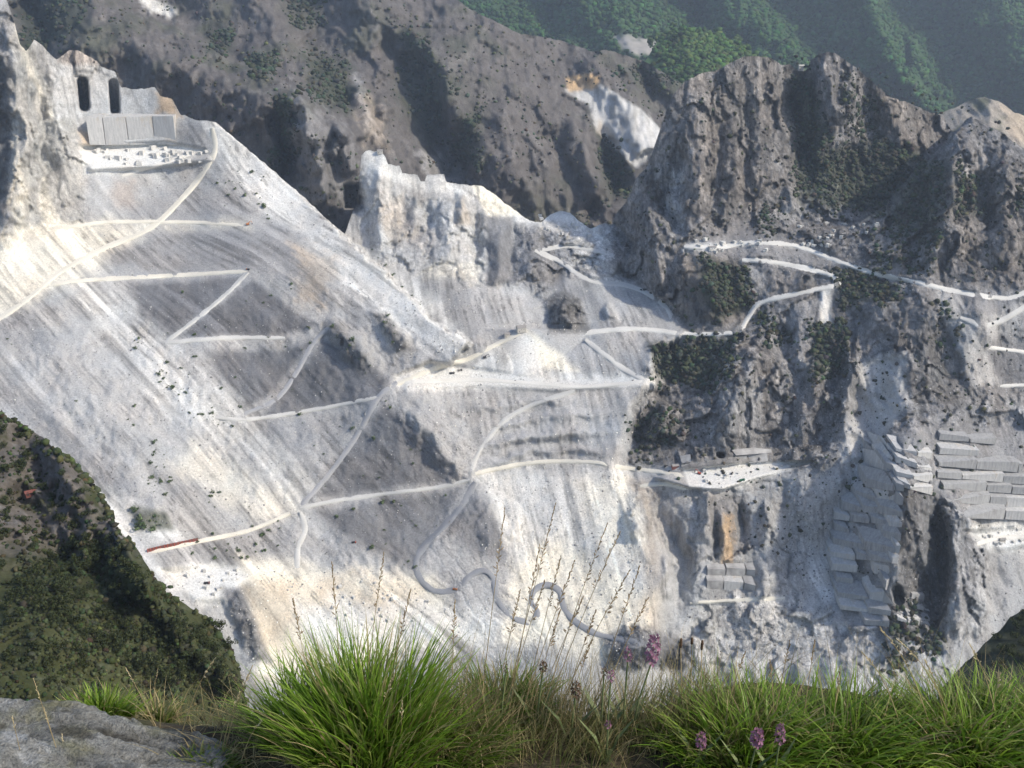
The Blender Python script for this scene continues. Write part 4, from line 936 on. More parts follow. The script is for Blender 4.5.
scatter_blocks(rnd_in([(690, 240), (760, 240), (770, 256), (700, 252)], 26) + rnd_in([(775, 222), (880, 225), (840, 252), (790, 244)], 26), 'pale boulder in the rubble at the foot of the rock peaks', 'rubble below the rock peaks', 3, 6)
scatter_blocks(rnd_in([(320, 575), (430, 590), (430, 630), (330, 625)], 22), 'pale boulder on the valley floor behind the tall grass tussock', 'boulders on the valley floor', 2, 4)
scatter_blocks(rnd_in([(540, 215), (600, 228), (600, 238), (540, 232)], 12), 'pale block on the ledge below the bare ridge', 'blocks on the central ledge', 3, 6)

def rubble(name, polys, size, cols, label):
    v0 = np.array([(-1, -1, -.8), (1, -.8, -.9), (.9, 1, -.8), (-.9, .9, -1), (-.8, -.9, .8), (.8, -1, .7), (1, .8, .9), (-1, 1, .8)]); f0 = np.array([(0, 3, 2, 1), (4, 5, 6, 7), (0, 1, 5, 4), (1, 2, 6, 5), (2, 3, 7, 6), (3, 0, 4, 7)])
    X, Y_ = [], []
    for poly, n in polys:
        xs = [p[0] for p in poly]; ys = [p[1] for p in poly]; x = RNG.uniform(min(xs), max(xs), n * 3); y = RNG.uniform(min(ys), max(ys), n * 3)
        k = (poly_sd(x, y, poly) > 0) & (RNG.uniform(-.7, .5, len(x)) < fbm(x / 14, y / 22, .4, 3, 901)); X.append(x[k][:n]); Y_.append(y[k][:n])
    x = np.concatenate(X); y = np.concatenate(Y_)
    for pts, w, rc in ROADS:
        k = seg_dist(x, y, pts)[0] > w * .7; x, y = x[k], y[k]
    P_ = on_main(x, y); n = len(x)
    s = size * RNG.uniform(.45, 1.0, (n, 1, 1)) ** 2 * 1.6
    V = v0[None] * (1 + RNG.normal(0, .25, (n, 8, 3))) * s * RNG.uniform(.6, 1.3, (n, 1, 3)) * .6 + P_[:, None]
    C = np.array(cols)[RNG.integers(0, len(cols), n)][:, None] * RNG.uniform(.75, 1.25, (n, 1, 1)) * np.ones((1, 8, 1))
    o = obj(name, mesh_np(name, V.reshape(-1, 3), (f0[None] + (np.arange(n) * 8)[:, None, None]).reshape(-1, 4), C.reshape(-1, 3), smooth=False), M_ROAD)
    tag(o, label, 'rubble', kind='stuff')
G_ = [(.36, .35, .34), (.24, .235, .23), (.5, .49, .46), (.17, .165, .16)]; W_ = [(.7, .68, .62), (.6, .57, .5), (.45, .43, .38), (.75, .73, .68)]
rubble('rubble', [([(0, 330), (210, 130), (345, 240), (470, 350), (390, 390), (470, 478), (300, 600), (150, 560), (110, 490), (0, 420)], 2600)], 0.95, G_, 'stones strewn over the long grey scree slope')
rubble('rubble', [([(390, 285), (640, 290), (650, 380), (630, 460), (480, 475), (395, 385)], 1300), ([(480, 475), (625, 470), (660, 600), (600, 650), (480, 600)], 1000)], 1.0, G_ + W_, 'stones strewn over the central quarry bowl')
rubble('rubble', [([(160, 572), (300, 560), (430, 580), (560, 600), (660, 610), (680, 690), (250, 690)], 2000)], .85, W_ + W_ + G_, 'white rubble heaped over the valley floor')
rubble('rubble', [([(690, 240), (850, 240), (1010, 300), (840, 285), (740, 262)], 900), ([(800, 360), (905, 355), (850, 520), (830, 640), (690, 660), (670, 600), (780, 590)], 2600), ([(690, 480), (1060, 300), (1060, 640), (700, 690)], 1600)], 1.0, G_, 'stones strewn over the broken rock at right')

# ------------------------------------------------------------------ vegetation of the slopes
def ico(sub=0):
    t = (1 + 5 ** .5) / 2
    v = [(-1, t, 0), (1, t, 0), (-1, -t, 0), (1, -t, 0), (0, -1, t), (0, 1, t), (0, -1, -t), (0, 1, -t), (t, 0, -1), (t, 0, 1), (-t, 0, -1), (-t, 0, 1)]
    f = [(0, 11, 5), (0, 5, 1), (0, 1, 7), (0, 7, 10), (0, 10, 11), (1, 5, 9), (5, 11, 4), (11, 10, 2), (10, 7, 6), (7, 1, 8), (3, 9, 4), (3, 4, 2), (3, 2, 6), (3, 6, 8), (3, 8, 9), (4, 9, 5), (2, 4, 11), (6, 2, 10), (8, 6, 7), (9, 8, 1)]
    v = [np.array(p) / np.linalg.norm(p) for p in v]
    for _ in range(sub):
        nf = []; cache = {}
        def mid(a, b):
            k = (min(a, b), max(a, b))
            if k not in cache: q = v[a] + v[b]; v.append(q / np.linalg.norm(q)); cache[k] = len(v) - 1
            return cache[k]
        for a, b, c in f:
            x, y, z = mid(a, b), mid(b, c), mid(c, a); nf += [(a, x, z), (b, y, x), (c, z, y), (x, y, z)]
        f = nf
    return np.array(v), np.array(f)
ICO0 = ico(0); ICO1 = ico(1)

def mass(name, pts, size, base, jit=0.3, label=None, cat=None, squash=0.85, spread=None):
    """many small crowns that read as one mass"""
    v0, f0 = ICO0; n = len(pts); r = RNG
    s = size * (.45 + 1.1 * r.random((n, 1, 1)) ** 1.6) if np.isscalar(size) else np.asarray(size).reshape(n, 1, 1) * r.uniform(.6, 1.4, (n, 1, 1))
    V = v0[None] * (1 + r.normal(0, .22, (n, 12, 1))) * s * np.array([1, 1, squash]) * r.uniform(.75, 1.25, (n, 1, 3)) + pts[:, None] + s * np.array([0, 0, .35])
    Fc = (f0[None] + (np.arange(n) * 12)[:, None, None]).reshape(-1, 3)
    C = np.array(base)[None, None] * (1 + jit * r.normal(0, 1, (n, 1, 1))) * (1 + .12 * r.normal(0, 1, (n, 1, 3))) * np.ones((1, 12, 1))
    o = obj(name, mesh_np(name, V.reshape(-1, 3), Fc, C.reshape(-1, 3).clip(.008, 1), smooth=False), M_CROWN)
    return tag(o, label, cat, kind='stuff')

def pts_poly(poly, n, Yf):
    xs = [p[0] for p in poly]; ys = [p[1] for p in poly]
    x = RNG.uniform(min(xs) - 8, max(xs) + 8, n * 4); y = RNG.uniform(min(ys) - 8, max(ys) + 8, n * 4)
    k = poly_sd(x, y, poly) + 16 * fbm(x / 13, y / 13, .3, 4, 311) > RNG.uniform(-5, 7, len(x)); x, y = x[k][:n], y[k][:n]
    Y = Yf(x, y); Y = Y[0] if isinstance(Y, tuple) else Y
    return world_at(x, y, Y), x, y

# woods on the far hills and the knoll
n = 30000
x = RNG.uniform(425, 1150, n); y = RNG.uniform(-72, 135, n)
bare = poly_sd(x, y, [(612, 36), (625, 33), (640, 38), (658, 42), (656, 54), (640, 58), (622, 50)]) > RNG.uniform(-6, 3, n)
x, y = x[~bare], y[~bare]
mass('forest', world_at(x, y, hill_Y(x, y)[0]), 8.5, (.038, .080, .026), .28, 'dense green wood covering the far hills', 'forest')
p, _, _ = pts_poly([(655, 47), (665, 35), (680, 29), (697, 29), (712, 34), (744, 48), (775, 74), (780, 110), (660, 90)], 2600, knoll_Y)
mass('forest', p, 6.5, (.048, .085, .022), .3, 'greener wood on the rounded knoll behind the rock peaks', 'forest')

# scrub on the massif, in the patches where it grows
SCRUB = [([(788, 80), (800, 74), (808, 74), (832, 150), (900, 142), (922, 158), (880, 215), (800, 200), (796, 130)], 1500), ([(845, 75), (870, 95), (890, 150), (850, 130)], 260), ([(925, 160), (955, 168), (935, 245), (890, 228), (888, 208)], 420), ([(955, 176), (978, 176), (982, 215), (958, 218)], 160), ([(1010, 190), (1040, 190), (1040, 215), (1012, 212)], 60),
         ([(704, 258), (746, 268), (750, 312), (715, 320), (700, 290)], 420), ([(650, 345), (742, 335), (735, 372), (700, 388), (660, 382)], 620), ([(812, 325), (846, 325), (842, 372), (812, 378)], 260), ([(835, 268), (880, 275), (908, 298), (870, 302), (840, 312)], 300), ([(630, 420), (668, 398), (690, 430), (640, 462)], 180), ([(870, 232), (940, 240), (930, 278), (870, 268)], 160),
         ([(750, 305), (770, 310), (790, 345), (770, 345)], 120), ([(930, 300), (950, 300), (960, 340), (940, 350)], 40), ([(752, 210), (780, 205), (785, 232), (755, 232)], 90), ([(850, 470), (895, 490), (880, 520), (852, 508)], 60), ([(884, 615), (915, 600), (950, 650), (890, 670)], 220)]
pp = [pts_poly(poly, n, main_Y)[0] for poly, n in SCRUB]
mass('scrub', np.concatenate(pp), 3.0, (.055, .063, .042), .2, 'dark green scrub clinging to the gullies of the rock peaks', 'scrub')
p, px_, py_ = pts_poly([(615, 225), (690, 70), (830, 50), (960, 105), (1100, 160), (1100, 320), (760, 235), (690, 245), (690, 330), (640, 288)], 900, main_Y)
mass('scrub', p, 2.4, (.06, .062, .042), .3, 'sparse dark bushes dotted over the brown rock peaks', 'scrub')
p, _, _ = pts_poly([(690, 335), (960, 300), (1100, 330), (1000, 520), (830, 600), (640, 470)], 700, main_Y)
mass('scrub', p, 2.0, (.06, .066, .045), .3, 'sparse bushes dotted over the broken rock below the haul road', 'scrub')

# bushes dotted over the bare ridge
def ridge_in(x, y): return y > np.interp(x, [q[0] for q in RIDGE_TOP], [q[1] for q in RIDGE_TOP]) + 1
x = RNG.uniform(-40, 690, 6500); y = RNG.uniform(-30, 235, 6500)
dens = fbm(x / 40, y / 30, .5, 3, 301)
k = ridge_in(x, y) & (RNG.uniform(-.45, .45, len(x)) < dens) & (poly_sd(x, y, RZONES[13][0]) < 0)
x, y = x[k], y[k]
mass('scrub', world_at(x, y, ridge_Y(x, y, False)), 3.0, (.080, .082, .056), .22, 'dark bushes dotted over the long bare ridge', 'scrub')
RV = [(RZONES[i][0], 240) for i in (0, 2, 3, 4, 5, 6, 7, 8, 9, 10)]  # some of these patches also stand for shade between the spurs
pp = [pts_poly(poly, n, lambda a, b: ridge_Y(a, b, False))[0] for poly, n in RV]
mass('scrub', np.concatenate(pp), 4.2, (.046, .055, .036), .22, 'dense dark scrub filling the gullies and darkening the shaded hollows of the bare ridge', 'scrub')

# single bushes on the scree
def bush_mesh(name, seed, n=46, leaf=.3):
    r = np.random.default_rng(seed); V = []; Fc = []; C = []
    lobes = [(r.normal(0, .35, 3) * (1, 1, .5) + (0, 0, .55), r.uniform(.35, .6)) for _ in range(5)]
    for i in range(n):
        c, R = lobes[i % 5]; d = r.normal(0, 1, 3); d /= np.linalg.norm(d); p = c + d * R * r.uniform(.6, 1)
        p[2] = max(p[2], 0.02)
        a = np.cross(d, r.normal(0, 1, 3)); a /= np.linalg.norm(a); b = np.cross(d, a); s = leaf * r.uniform(.6, 1.3)
        q = len(V); V += [p + a * s, p + b * s * .7, p - a * s, p - b * s * .7]; Fc.append((q, q + 1, q + 2, q + 3))
        C += [np.array((.095, .125, .055)) * r.uniform(.6, 1.4) * (1, r.uniform(.9, 1.2), 1)] * 4
    return mesh_np(name, V, Fc, np.array(C), smooth=False)
BUSH = [bush_mesh('bush', 400 + k) for k in range(5)]
for b in BUSH: b.materials.append(M_CROWN)
def put_bushes(spots, label, group, lo, hi, name='bush', Yf=None):
    a_ = np.array(spots, float)
    for P_ in on_main(a_[:, 0], a_[:, 1]):
        o = obj(name, BUSH[random.randrange(5)]); s = lo * .5 + (hi * 1.15 - lo * .5) * random.random() ** 2.2
        o.location = P_; o.scale = (s, s, s * random.uniform(.8, 1.2)); o.rotation_euler = (0, 0, random.uniform(0, 6.28))
        tag(o, label, 'bush', group)
put_bushes(rnd_in([(150, 375), (165, 370), (225, 418), (240, 430), (200, 425)], 26) + rnd_in([(140, 440), (165, 445), (178, 500), (150, 495)], 22), 'small green bush along the streaked middle of the pale scree', 'bushes in the scree streaks', 2.2, 4.6)
put_bushes(rnd_in([(60, 280), (320, 250), (330, 330), (240, 410), (130, 350)], 40), 'small dark bush on the grey scree between the upper zigzag roads', 'bushes on the upper scree', 1.6, 3.4)
put_bushes(rnd_in([(0, 320), (120, 330), (230, 430), (260, 520), (150, 500), (40, 420)], 34), 'small dark bush on the pale streaked scree at left', 'bushes on the left scree', 1.5, 3.2)
put_bushes(rnd_in([(290, 390), (385, 400), (460, 478), (310, 498)], 26), 'small dark bush on the dark grey scree triangle below the road junction', 'bushes on the dark scree triangle', 2, 4)
put_bushes(rnd_in([(310, 512), (460, 488), (415, 570), (340, 540)], 26), 'small dark bush on the grey scree above the winding road', 'bushes above the winding road', 2, 4.4)
put_bushes(rnd_in([(165, 545), (290, 518), (300, 545), (220, 566)], 36), 'small dark bush between the lower road and the white quarry floor', 'bushes by the lower road', 2, 4)
put_bushes(rnd_in([(130, 510), (168, 513), (170, 530), (136, 530)], 22), 'green bush in the dense clump at the foot of the scree', 'bushes in the clump by the dark hillside', 3, 5.5)
put_bushes(rnd_in([(200, 185), (250, 165), (260, 205), (190, 210)], 16) + rnd_in([(245, 160), (275, 180), (270, 225), (255, 200)], 10), 'small green bush on the upper scree below its crest', 'bushes below the scree crest', 2.5, 5)
put_bushes([(378, 258), (385, 266), (392, 276), (402, 288), (372, 250), (412, 296), (420, 305)] , 'dark bush on the rim between the scree and the central cliffs', 'bushes on the scree rim', 2.5, 4.5)
put_bushes(rnd_in([(320, 325), (345, 330), (378, 370), (362, 376)], 14) + rnd_in([(374, 315), (388, 315), (408, 348), (396, 350)], 8), 'dark bush on the dark outcrops above the road junction', 'bushes on the scree outcrops', 2.5, 4.5)

# ------------------------------------------------------------------ near hillside at left, dark shoulder at right
NEAR_TOP = [(-150, 330), (-60, 385), (0, 414), (12, 419), (22, 424), (34, 432), (45, 439), (56, 450), (64, 453), (75, 464), (86, 476), (97, 488), (104, 500), (114, 522), (122, 535), (135, 546), (148, 566), (158, 584), (170, 595), (185, 604), (197, 612), (208, 618), (222, 636), (232, 652), (240, 672), (246, 700), (252, 725)]
R_NEAR = RBF([(-150, 330, 640), (0, 415, 560), (60, 452, 545), (120, 535, 490), (200, 612, 440), (245, 700, 400), (100, 690, 370), (0, 690, 350), (-100, 690, 340), (0, 550, 440), (80, 600, 410), (-100, 500, 470), (100, 800, 330), (0, 800, 300), (240, 800, 350)])
def near_Y(px, py):
    Y = R_NEAR(px, py); wa, wb = warp2(px, py, 21)
    for pts, A, W in [([(60, 452), (90, 520), (140, 580)], 30, 34), ([(20, 500), (60, 560)], -14, 24), ([(150, 590), (190, 640), (230, 680)], 14, 22), ([(110, 520), (150, 575)], 16, 14)]:
        d, t, s = seg_dist(px + wa * 12, py + wb * 12, pts); k = np.clip(1 - d / W, 0, 1); Y = Y - A * k * k * (3 - 2 * k)
    X, Yw, Z = world_at(px, py, Y).T
    big = fbm(X / 40, Yw / 40, Z / 40, 4, 401); rk = sstep(-25, 25, 560 - py - .1 * px)
    Y = Y - big * 12 - rk * (ridged(X / 18, Yw / 18, Z / 24, 4, 403) - .4) * 9
    return Y, dict(big=big, rk=rk)
def near_color(px, py, P, q):
    X, Yw, Z = P.T; c = np.empty((len(px), 3)); c[:] = (.055, .06, .026)
    n1 = fbm(X / 25, Yw / 25, Z / 25, 4, 411); n2 = fbm(X / 6, Yw / 6, Z / 6, 4, 413)
    m = sstep(-.2, .4, n1 + .4 * n2)[:, None] * .5; c = c * (1 - m) + np.array((.036, .046, .018)) * m
    rk = (q['rk'] * sstep(-.5, .1, n2 + n1 + .25))[:, None]; c = c * (1 - rk) + np.array((.115, .103, .09)) * rk
    m = (sstep(.25, .5, n2 + .3 * n1) * (.12 + .4 * q['rk']))[:, None]; c = c * (1 - m) + np.array((.17, .165, .16)) * m
    return c * (1 + .3 * n2)[:, None]
P, C, gx, gy = sheet(NEAR_TOP, 790, -150, 254, 2.0, 220, near_Y, near_color, back=120, warp=2.0, seed=13)
sheet_object('near_hillside', P, C, M_NEAR)
def right_Y(px, py):
    Y = 560 - (py - 610) * 1.1 + (px - 1000) * -0.3
    X, Yw, Z = world_at(px, py, Y).T
    return Y - 10 * fbm(X / 20, Yw / 20, Z / 20, 4, 421), {}
P, C, gx, gy = sheet([(940, 690), (960, 668), (975, 654), (986, 642), (1000, 630), (1010, 618), (1024, 609), (1060, 590), (1150, 560)], 770, 940, 1150, 2.5, 70, right_Y, lambda a, b, p, q: np.tile((.04, .045, .028), (len(a), 1)) * (1 + .3 * fbm(p[:, 0] / 5, p[:, 1] / 5, p[:, 2] / 5, 3, 423))[:, None], back=120, warp=2, seed=17)
sheet_object('right_hillside', P, C, M_NEAR)

# low scrub under them
for poly, n_, s_, lab in (([(20, 545), (110, 535), (150, 580), (212, 640), (240, 690), (150, 700), (90, 650), (10, 610)], 1500, 1.1, 'fine dark scrub under the trees of the near thicket'), ([(-60, 420), (20, 428), (60, 458), (95, 500), (140, 570), (60, 560), (-60, 540)], 600, 1.0, 'sparse dark scrub on the rocky top of the near hillside'), ([(-40, 560), (60, 610), (110, 650), (90, 700), (-40, 700)], 700, .9, 'low olive scrub on the grassy near slope')):
    p_, _, _ = pts_poly(poly, n_, near_Y)
    mass('scrub', p_, s_, (.042, .050, .024), .3, lab, 'scrub')

p_, _, _ = pts_poly([(60, 630), (235, 650), (250, 725), (60, 725)], 700, near_Y)
mass('scrub', p_, .8, (.060, .070, .028), .35, 'low olive scrub at the foot of the near hillside above the rock slab', 'scrub')
nt_ = np.array(NEAR_TOP, float); x_ = RNG.uniform(-60, 246, 620); y_ = np.interp(x_, nt_[:, 0], nt_[:, 1]) + np.abs(RNG.normal(0, 3.5, 620)) + 1.0
k_ = RNG.uniform(-.5, .5, 620) < fbm(x_ / 12, .4, .2, 3, 433) + .1; x_, y_ = x_[k_], y_[k_]
mass('scrub', world_at(x_, y_, near_Y(x_, y_)[0]), 1.5, (.048, .056, .026), .35, 'ragged scrub along the skyline of the near hillside', 'scrub')

# bushes and low trees on the near hillside
def tree_parts(seed, n=420):
    r = np.random.default_rng(seed); V = []; Fc = []; C = []
    lobes = [(np.array([r.normal(0, .42), r.normal(0, .42), r.uniform(.45, 1.15)]), r.uniform(.28, .5)) for _ in range(9)]
    for i in range(n):
        c, R = lobes[i % 9]; d = r.normal(0, 1, 3); d /= np.linalg.norm(d); p = c + d * R * r.uniform(.55, 1.05)
        p[2] = max(p[2], .03)
        a = np.cross(d, r.normal(0, 1, 3)); a /= np.linalg.norm(a); b = np.cross(d, a) + .4 * r.normal(0, 1, 3); s = .085 * r.uniform(.6, 1.5)
        q = len(V); V += [p + a * s, p + b * s * .8, p - a * s, p - b * s * .8]; Fc.append((q, q + 1, q + 2, q + 3))
        C += [np.array((.038, .050, .020)) * r.uniform(.45, 1.6) * (r.uniform(.9, 1.2), 1, 1)] * 4
    crown = mesh_np('crown', V, Fc, np.array(C), smooth=False)
    mb = MB(); mb.tube([(0, 0, -.15), (.03, .02, .3), (0, .05, .7)], [.06, .045, .02], 6)
    for c, R in lobes[:5]: mb.tube([(.02, .02, .25), tuple(c * .6 + np.array((0, 0, .1))), tuple(c)], [.03, .02, .008], 5)
    return crown, mb.mesh('trunk', True)
M_BARK = mat_noise('bark', (.07, .06, .05), (.15, .13, .11), 3, bump=.4)
TREES = []
for k in range(5):
    c_, t_ = tree_parts(500 + k); c_.materials.append(M_CROWN); t_.materials.append(M_BARK); TREES.append((c_, t_))
def put_tree(p, s, label, group, name='low_tree'):
    e = empty(name, Vector(p)); e.scale = (s, s, s * random.uniform(.8, 1.15)); e.rotation_euler = (0, 0, random.uniform(0, 6.28))
    c_, t_ = TREES[random.randrange(5)]; obj('crown', c_, None, e); obj('trunk', t_, None, e)
    return tag(e, label, 'tree', group)
def near_pts(poly, n):
    s = rnd_in(poly, n); a = np.array(s); return world_at(a[:, 0], a[:, 1], near_Y(a[:, 0], a[:, 1])[0])
for p in near_pts([(30, 545), (110, 540), (150, 585), (210, 640), (235, 690), (150, 690), (90, 640), (20, 600)], 190): put_tree(p, random.uniform(1.8, 4.2), 'dark green low tree in the dense thicket on the near hillside', 'trees of the near thicket')
for p in near_pts([(0, 560), (60, 610), (110, 650), (60, 690), (0, 680)], 70): put_tree(p, random.uniform(1.2, 3.0), 'olive green low tree on the grassy lower part of the near hillside', 'trees on the near grassy slope')
for p in near_pts([(-20, 425), (20, 430), (60, 460), (95, 500), (130, 560), (60, 545), (-20, 530)], 52): put_tree(p, random.uniform(1.2, 3.6), 'dark low tree on the brown rocky top of the near hillside', 'trees on the near rocky top')
for x_, y_, s_ in [(214, 617, 3.4), (226, 622, 4.4), (234, 640, 3.6), (228, 655, 3.0)]:
    put_tree(world_at(np.array([x_ - 6.]), np.array([y_ + 8.]), near_Y(np.array([x_ - 6.]), np.array([y_ + 8.]))[0])[0], s_, 'dark low tree on the rim of the near hillside against the white floor', 'trees on the near rim')
a = np.array(rnd_in([(985, 648), (1024, 615), (1060, 600), (1060, 660), (990, 670)], 26)); 
for p in world_at(a[:, 0], a[:, 1], right_Y(a[:, 0], a[:, 1])[0]): put_tree(p, random.uniform(2.2, 4.2), 'dark low tree on the shoulder at the right edge', 'trees on the right shoulder')

# ------------------------------------------------------------------ foreground: the edge of the viewpoint
def fore_z(X, Y):
    X = np.asarray(X, float); Y = np.asarray(Y, float)
    z = -1.315 + 0.02 * fbm(X * 3, Y * 3, .2, 3, 601)
    z = z + 0.05 * np.exp(-((X + .22) ** 2 + (Y - 1.58) ** 2) / .03) + 0.04 * np.exp(-((X - .5) ** 2 / .12 + (Y - 1.62) ** 2 / .03))
    drop = np.maximum(Y - (1.60 + 0.05 * np.sin(X * 4 + .5) - .09 * np.exp(-((X - .2) / .17) ** 2)), 0)
    return z - (drop * .8 + .25 * np.minimum(drop, 1) ** 2 + .3 * np.maximum(drop - 1, 0))
TS = np.linspace(.6, 4, 1200)
def at_fore(px, py):                                   # where the sight line of a pixel meets the bank
    a, yy, zz = (float(q) for q in ray(px, py))
    g_ = zz * TS - fore_z(a * TS, yy * TS); g_[TS * yy > 1.75] = 9
    k = int(np.argmax(g_ <= 0)) if (g_ <= 0).any() else int(np.argmin(g_)); t = TS[k]
    return np.array([a * t, yy * t, float(fore_z(a * t, yy * t))])
xs = np.r_[np.linspace(-300, -3.2, 12), np.linspace(-2.6, 2.6, 220), np.linspace(3.2, 300, 12)]
ysr = np.r_[np.linspace(-2, .7, 8), np.linspace(.75, 2.6, 110), np.geomspace(2.8, 620, 26)]
GX, GY = np.meshgrid(xs, ysr); GZ = fore_z(GX, GY)
n1 = fbm(GX * 9, GY * 9, .1, 4, 611).ravel()[:, None]; n2 = fbm(GX * 40, GY * 40, .6, 3, 613).ravel()[:, None]
Cg = np.array((.085, .068, .045)) * (1 + .35 * n1 + .35 * n2); m = sstep(0, .5, n1 + .4 * n2); Cg = Cg * (1 - m * .6) + np.array((.06, .075, .022)) * m * .6
g = obj('ground', mesh_np('ground', np.stack([GX, GY, GZ + .006 * n2.reshape(GX.shape)], -1).reshape(-1, 3), grid_faces(*GX.shape).reshape(-1, 4)[:, ::-1], Cg), mat_attr('bank_soil', 60, .3, bump=.6, bdist=.01)); tag(g, kind='structure')

# rock slab at lower left
def slab():
    out = [(-1.6, 1.63), (-.93, 1.625), (-.85, 1.62), (-.76, 1.605), (-.68, 1.57), (-.62, 1.548), (-.55, 1.542), (-.48, 1.512), (-.46, 1.47), (-.48, 1.42), (-.52, 1.3), (-.7, 1.12), (-1.6, 1.05)]
    xs = np.arange(-1.6, -.43, .0065); ys = np.arange(1.08, 1.66, .0065); X, Y = np.meshgrid(xs, ys)
    wx = .012 * fbm(X * 22, Y * 22, .3, 4, 621); wy = .012 * fbm(X * 22, Y * 22, .9, 4, 623)
    sd = poly_sd((X + wx).ravel(), (Y + wy).ravel(), out).reshape(X.shape)
    st = X * .25 + Y                                          # foliation runs along the slab
    lay = fbm(X * 3.5, st * 16, .2, 4, 627); ln = fbm(X * 7, st * 60, .5, 4, 628)
    z = -1.285 + .012 * lay + .010 * np.floor((lay + .2 * ln) * 5) / 2.0 + .004 * ln + .004 * fbm(X * 70, Y * 70, .2, 3, 631) - .02 * (Y - 1.5)
    z = z - .16 * sstep(.016, -.012, sd) - .012 * sstep(.05, .0, sd)
    n = fbm(X * 14, st * 30, .1, 5, 633); n3 = fbm(X * 70, st * 110, .3, 3, 635); li = fbm(X * 9, st * 14, .7, 4, 637)
    C = np.empty(X.shape + (3,)); C[:] = (.20, .198, .18); C *= (1 + .5 * n + .45 * n3 + .4 * ln)[..., None]
    m = sstep(.12, .4, li + .4 * n3)[..., None] * .75; C = C * (1 - m) + np.array((.38, .38, .365)) * m
    m = sstep(.15, .45, fbm(X * 11, st * 16, .35, 4, 639) + .2 * n3)[..., None] * .6; C = C * (1 - m) + np.array((.17, .165, .085)) * m
    m = sstep(.25, .42, fbm(X * 12, st * 45, .85, 4, 641))[..., None] * .8; C = C * (1 - m) + np.array((.05, .047, .04)) * m
    f = grid_faces(*X.shape); keep = (sd[:-1, :-1] > -.02) & (sd[1:, 1:] > -.02)
    f = f[keep][:, ::-1] if False else f[keep]
    V = np.stack([X, Y, z], -1).reshape(-1, 3); used = np.unique(f); rm = np.zeros(len(V), int); rm[used] = np.arange(len(used))
    f = rm[f][:, ::-1]
    o = obj('rock_slab', mesh_np('rock_slab', V[used], f, C.reshape(-1, 3)[used]), mat_attr('slab_stone', 170, .5, rough=.8, bump=1.0, bdist=.008))
    tag(o, 'flat grey lichen-spotted rock slab in the lower left foreground', 'rock')
slab()

# grass: curved tapering blades
def blades(roots, az, lean, length, width, cols, seg=6, droop=None, seed=0):
    r = np.random.default_rng(seed); n = len(roots)
    t = np.linspace(0, 1, seg + 1)
    droop = r.uniform(.5, 1.2, n) if droop is None else droop
    ang = lean[:, None] + droop[:, None] * (t[None] ** 1.6)                # from the vertical
    ds = length[:, None] / seg
    hx = np.cumsum(np.sin(ang) * ds, 1) - np.sin(ang[:, :1]) * ds; hz = np.cumsum(np.cos(ang) * ds, 1) - np.cos(ang[:, :1]) * ds
    ca, sa = np.cos(az)[:, None], np.sin(az)[:, None]
    side = az + np.pi / 2 + r.normal(0, .9, n)
    tw = r.normal(0, .012, n)[:, None] * t[None] ** 2
    cen = np.stack([roots[:, :1] + hx * ca - tw * sa, roots[:, 1:2] + hx * sa + tw * ca, roots[:, 2:] + hz], -1)
    w = width[:, None] * np.clip(1.0 - t[None] ** 2.2, .06, 1) * (.6 + .4 * np.minimum(1, t[None] * 6)) * .5
    sv = np.stack([np.cos(side), np.sin(side), 0.25 * np.ones(n)], -1)[:, None]
    A = cen + sv * w[..., None]; B = cen - sv * w[..., None]
    V = np.stack([A, B], 2).reshape(n, -1, 3)                               # n, 2(seg+1), 3
    k = np.arange(seg) * 2; f = np.stack([k, k + 1, k + 3, k + 2], -1)
    Fc = (f[None] + (np.arange(n) * 2 * (seg + 1))[:, None, None]).reshape(-1, 4)
    base, tip = cols
    g = (t ** .8)[None, :, None]
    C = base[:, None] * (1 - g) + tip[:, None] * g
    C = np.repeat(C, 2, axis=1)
    return V.reshape(-1, 3), Fc, C.reshape(-1, 3)
M_GRASS = mat_attr('grass_blade', 300, .12, rough=.45, bump=0, spec=.35, trans=.38)
M_DRY = mat_attr('dry_grass', 300, .15, rough=.7, bump=0, spec=.2, trans=.2)
GREEN = np.array((.125, .235, .018)); DEEP = np.array((.05, .11, .010)); STRAW = np.array((.42, .34, .17)); OLIVE = np.array((.17, .18, .06))
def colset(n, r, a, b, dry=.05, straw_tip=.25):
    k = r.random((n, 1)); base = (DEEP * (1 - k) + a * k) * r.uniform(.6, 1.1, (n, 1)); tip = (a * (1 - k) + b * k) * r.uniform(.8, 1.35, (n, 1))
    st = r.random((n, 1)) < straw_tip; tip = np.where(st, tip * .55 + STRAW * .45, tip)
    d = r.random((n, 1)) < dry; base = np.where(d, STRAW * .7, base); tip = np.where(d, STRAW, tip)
    return base, tip
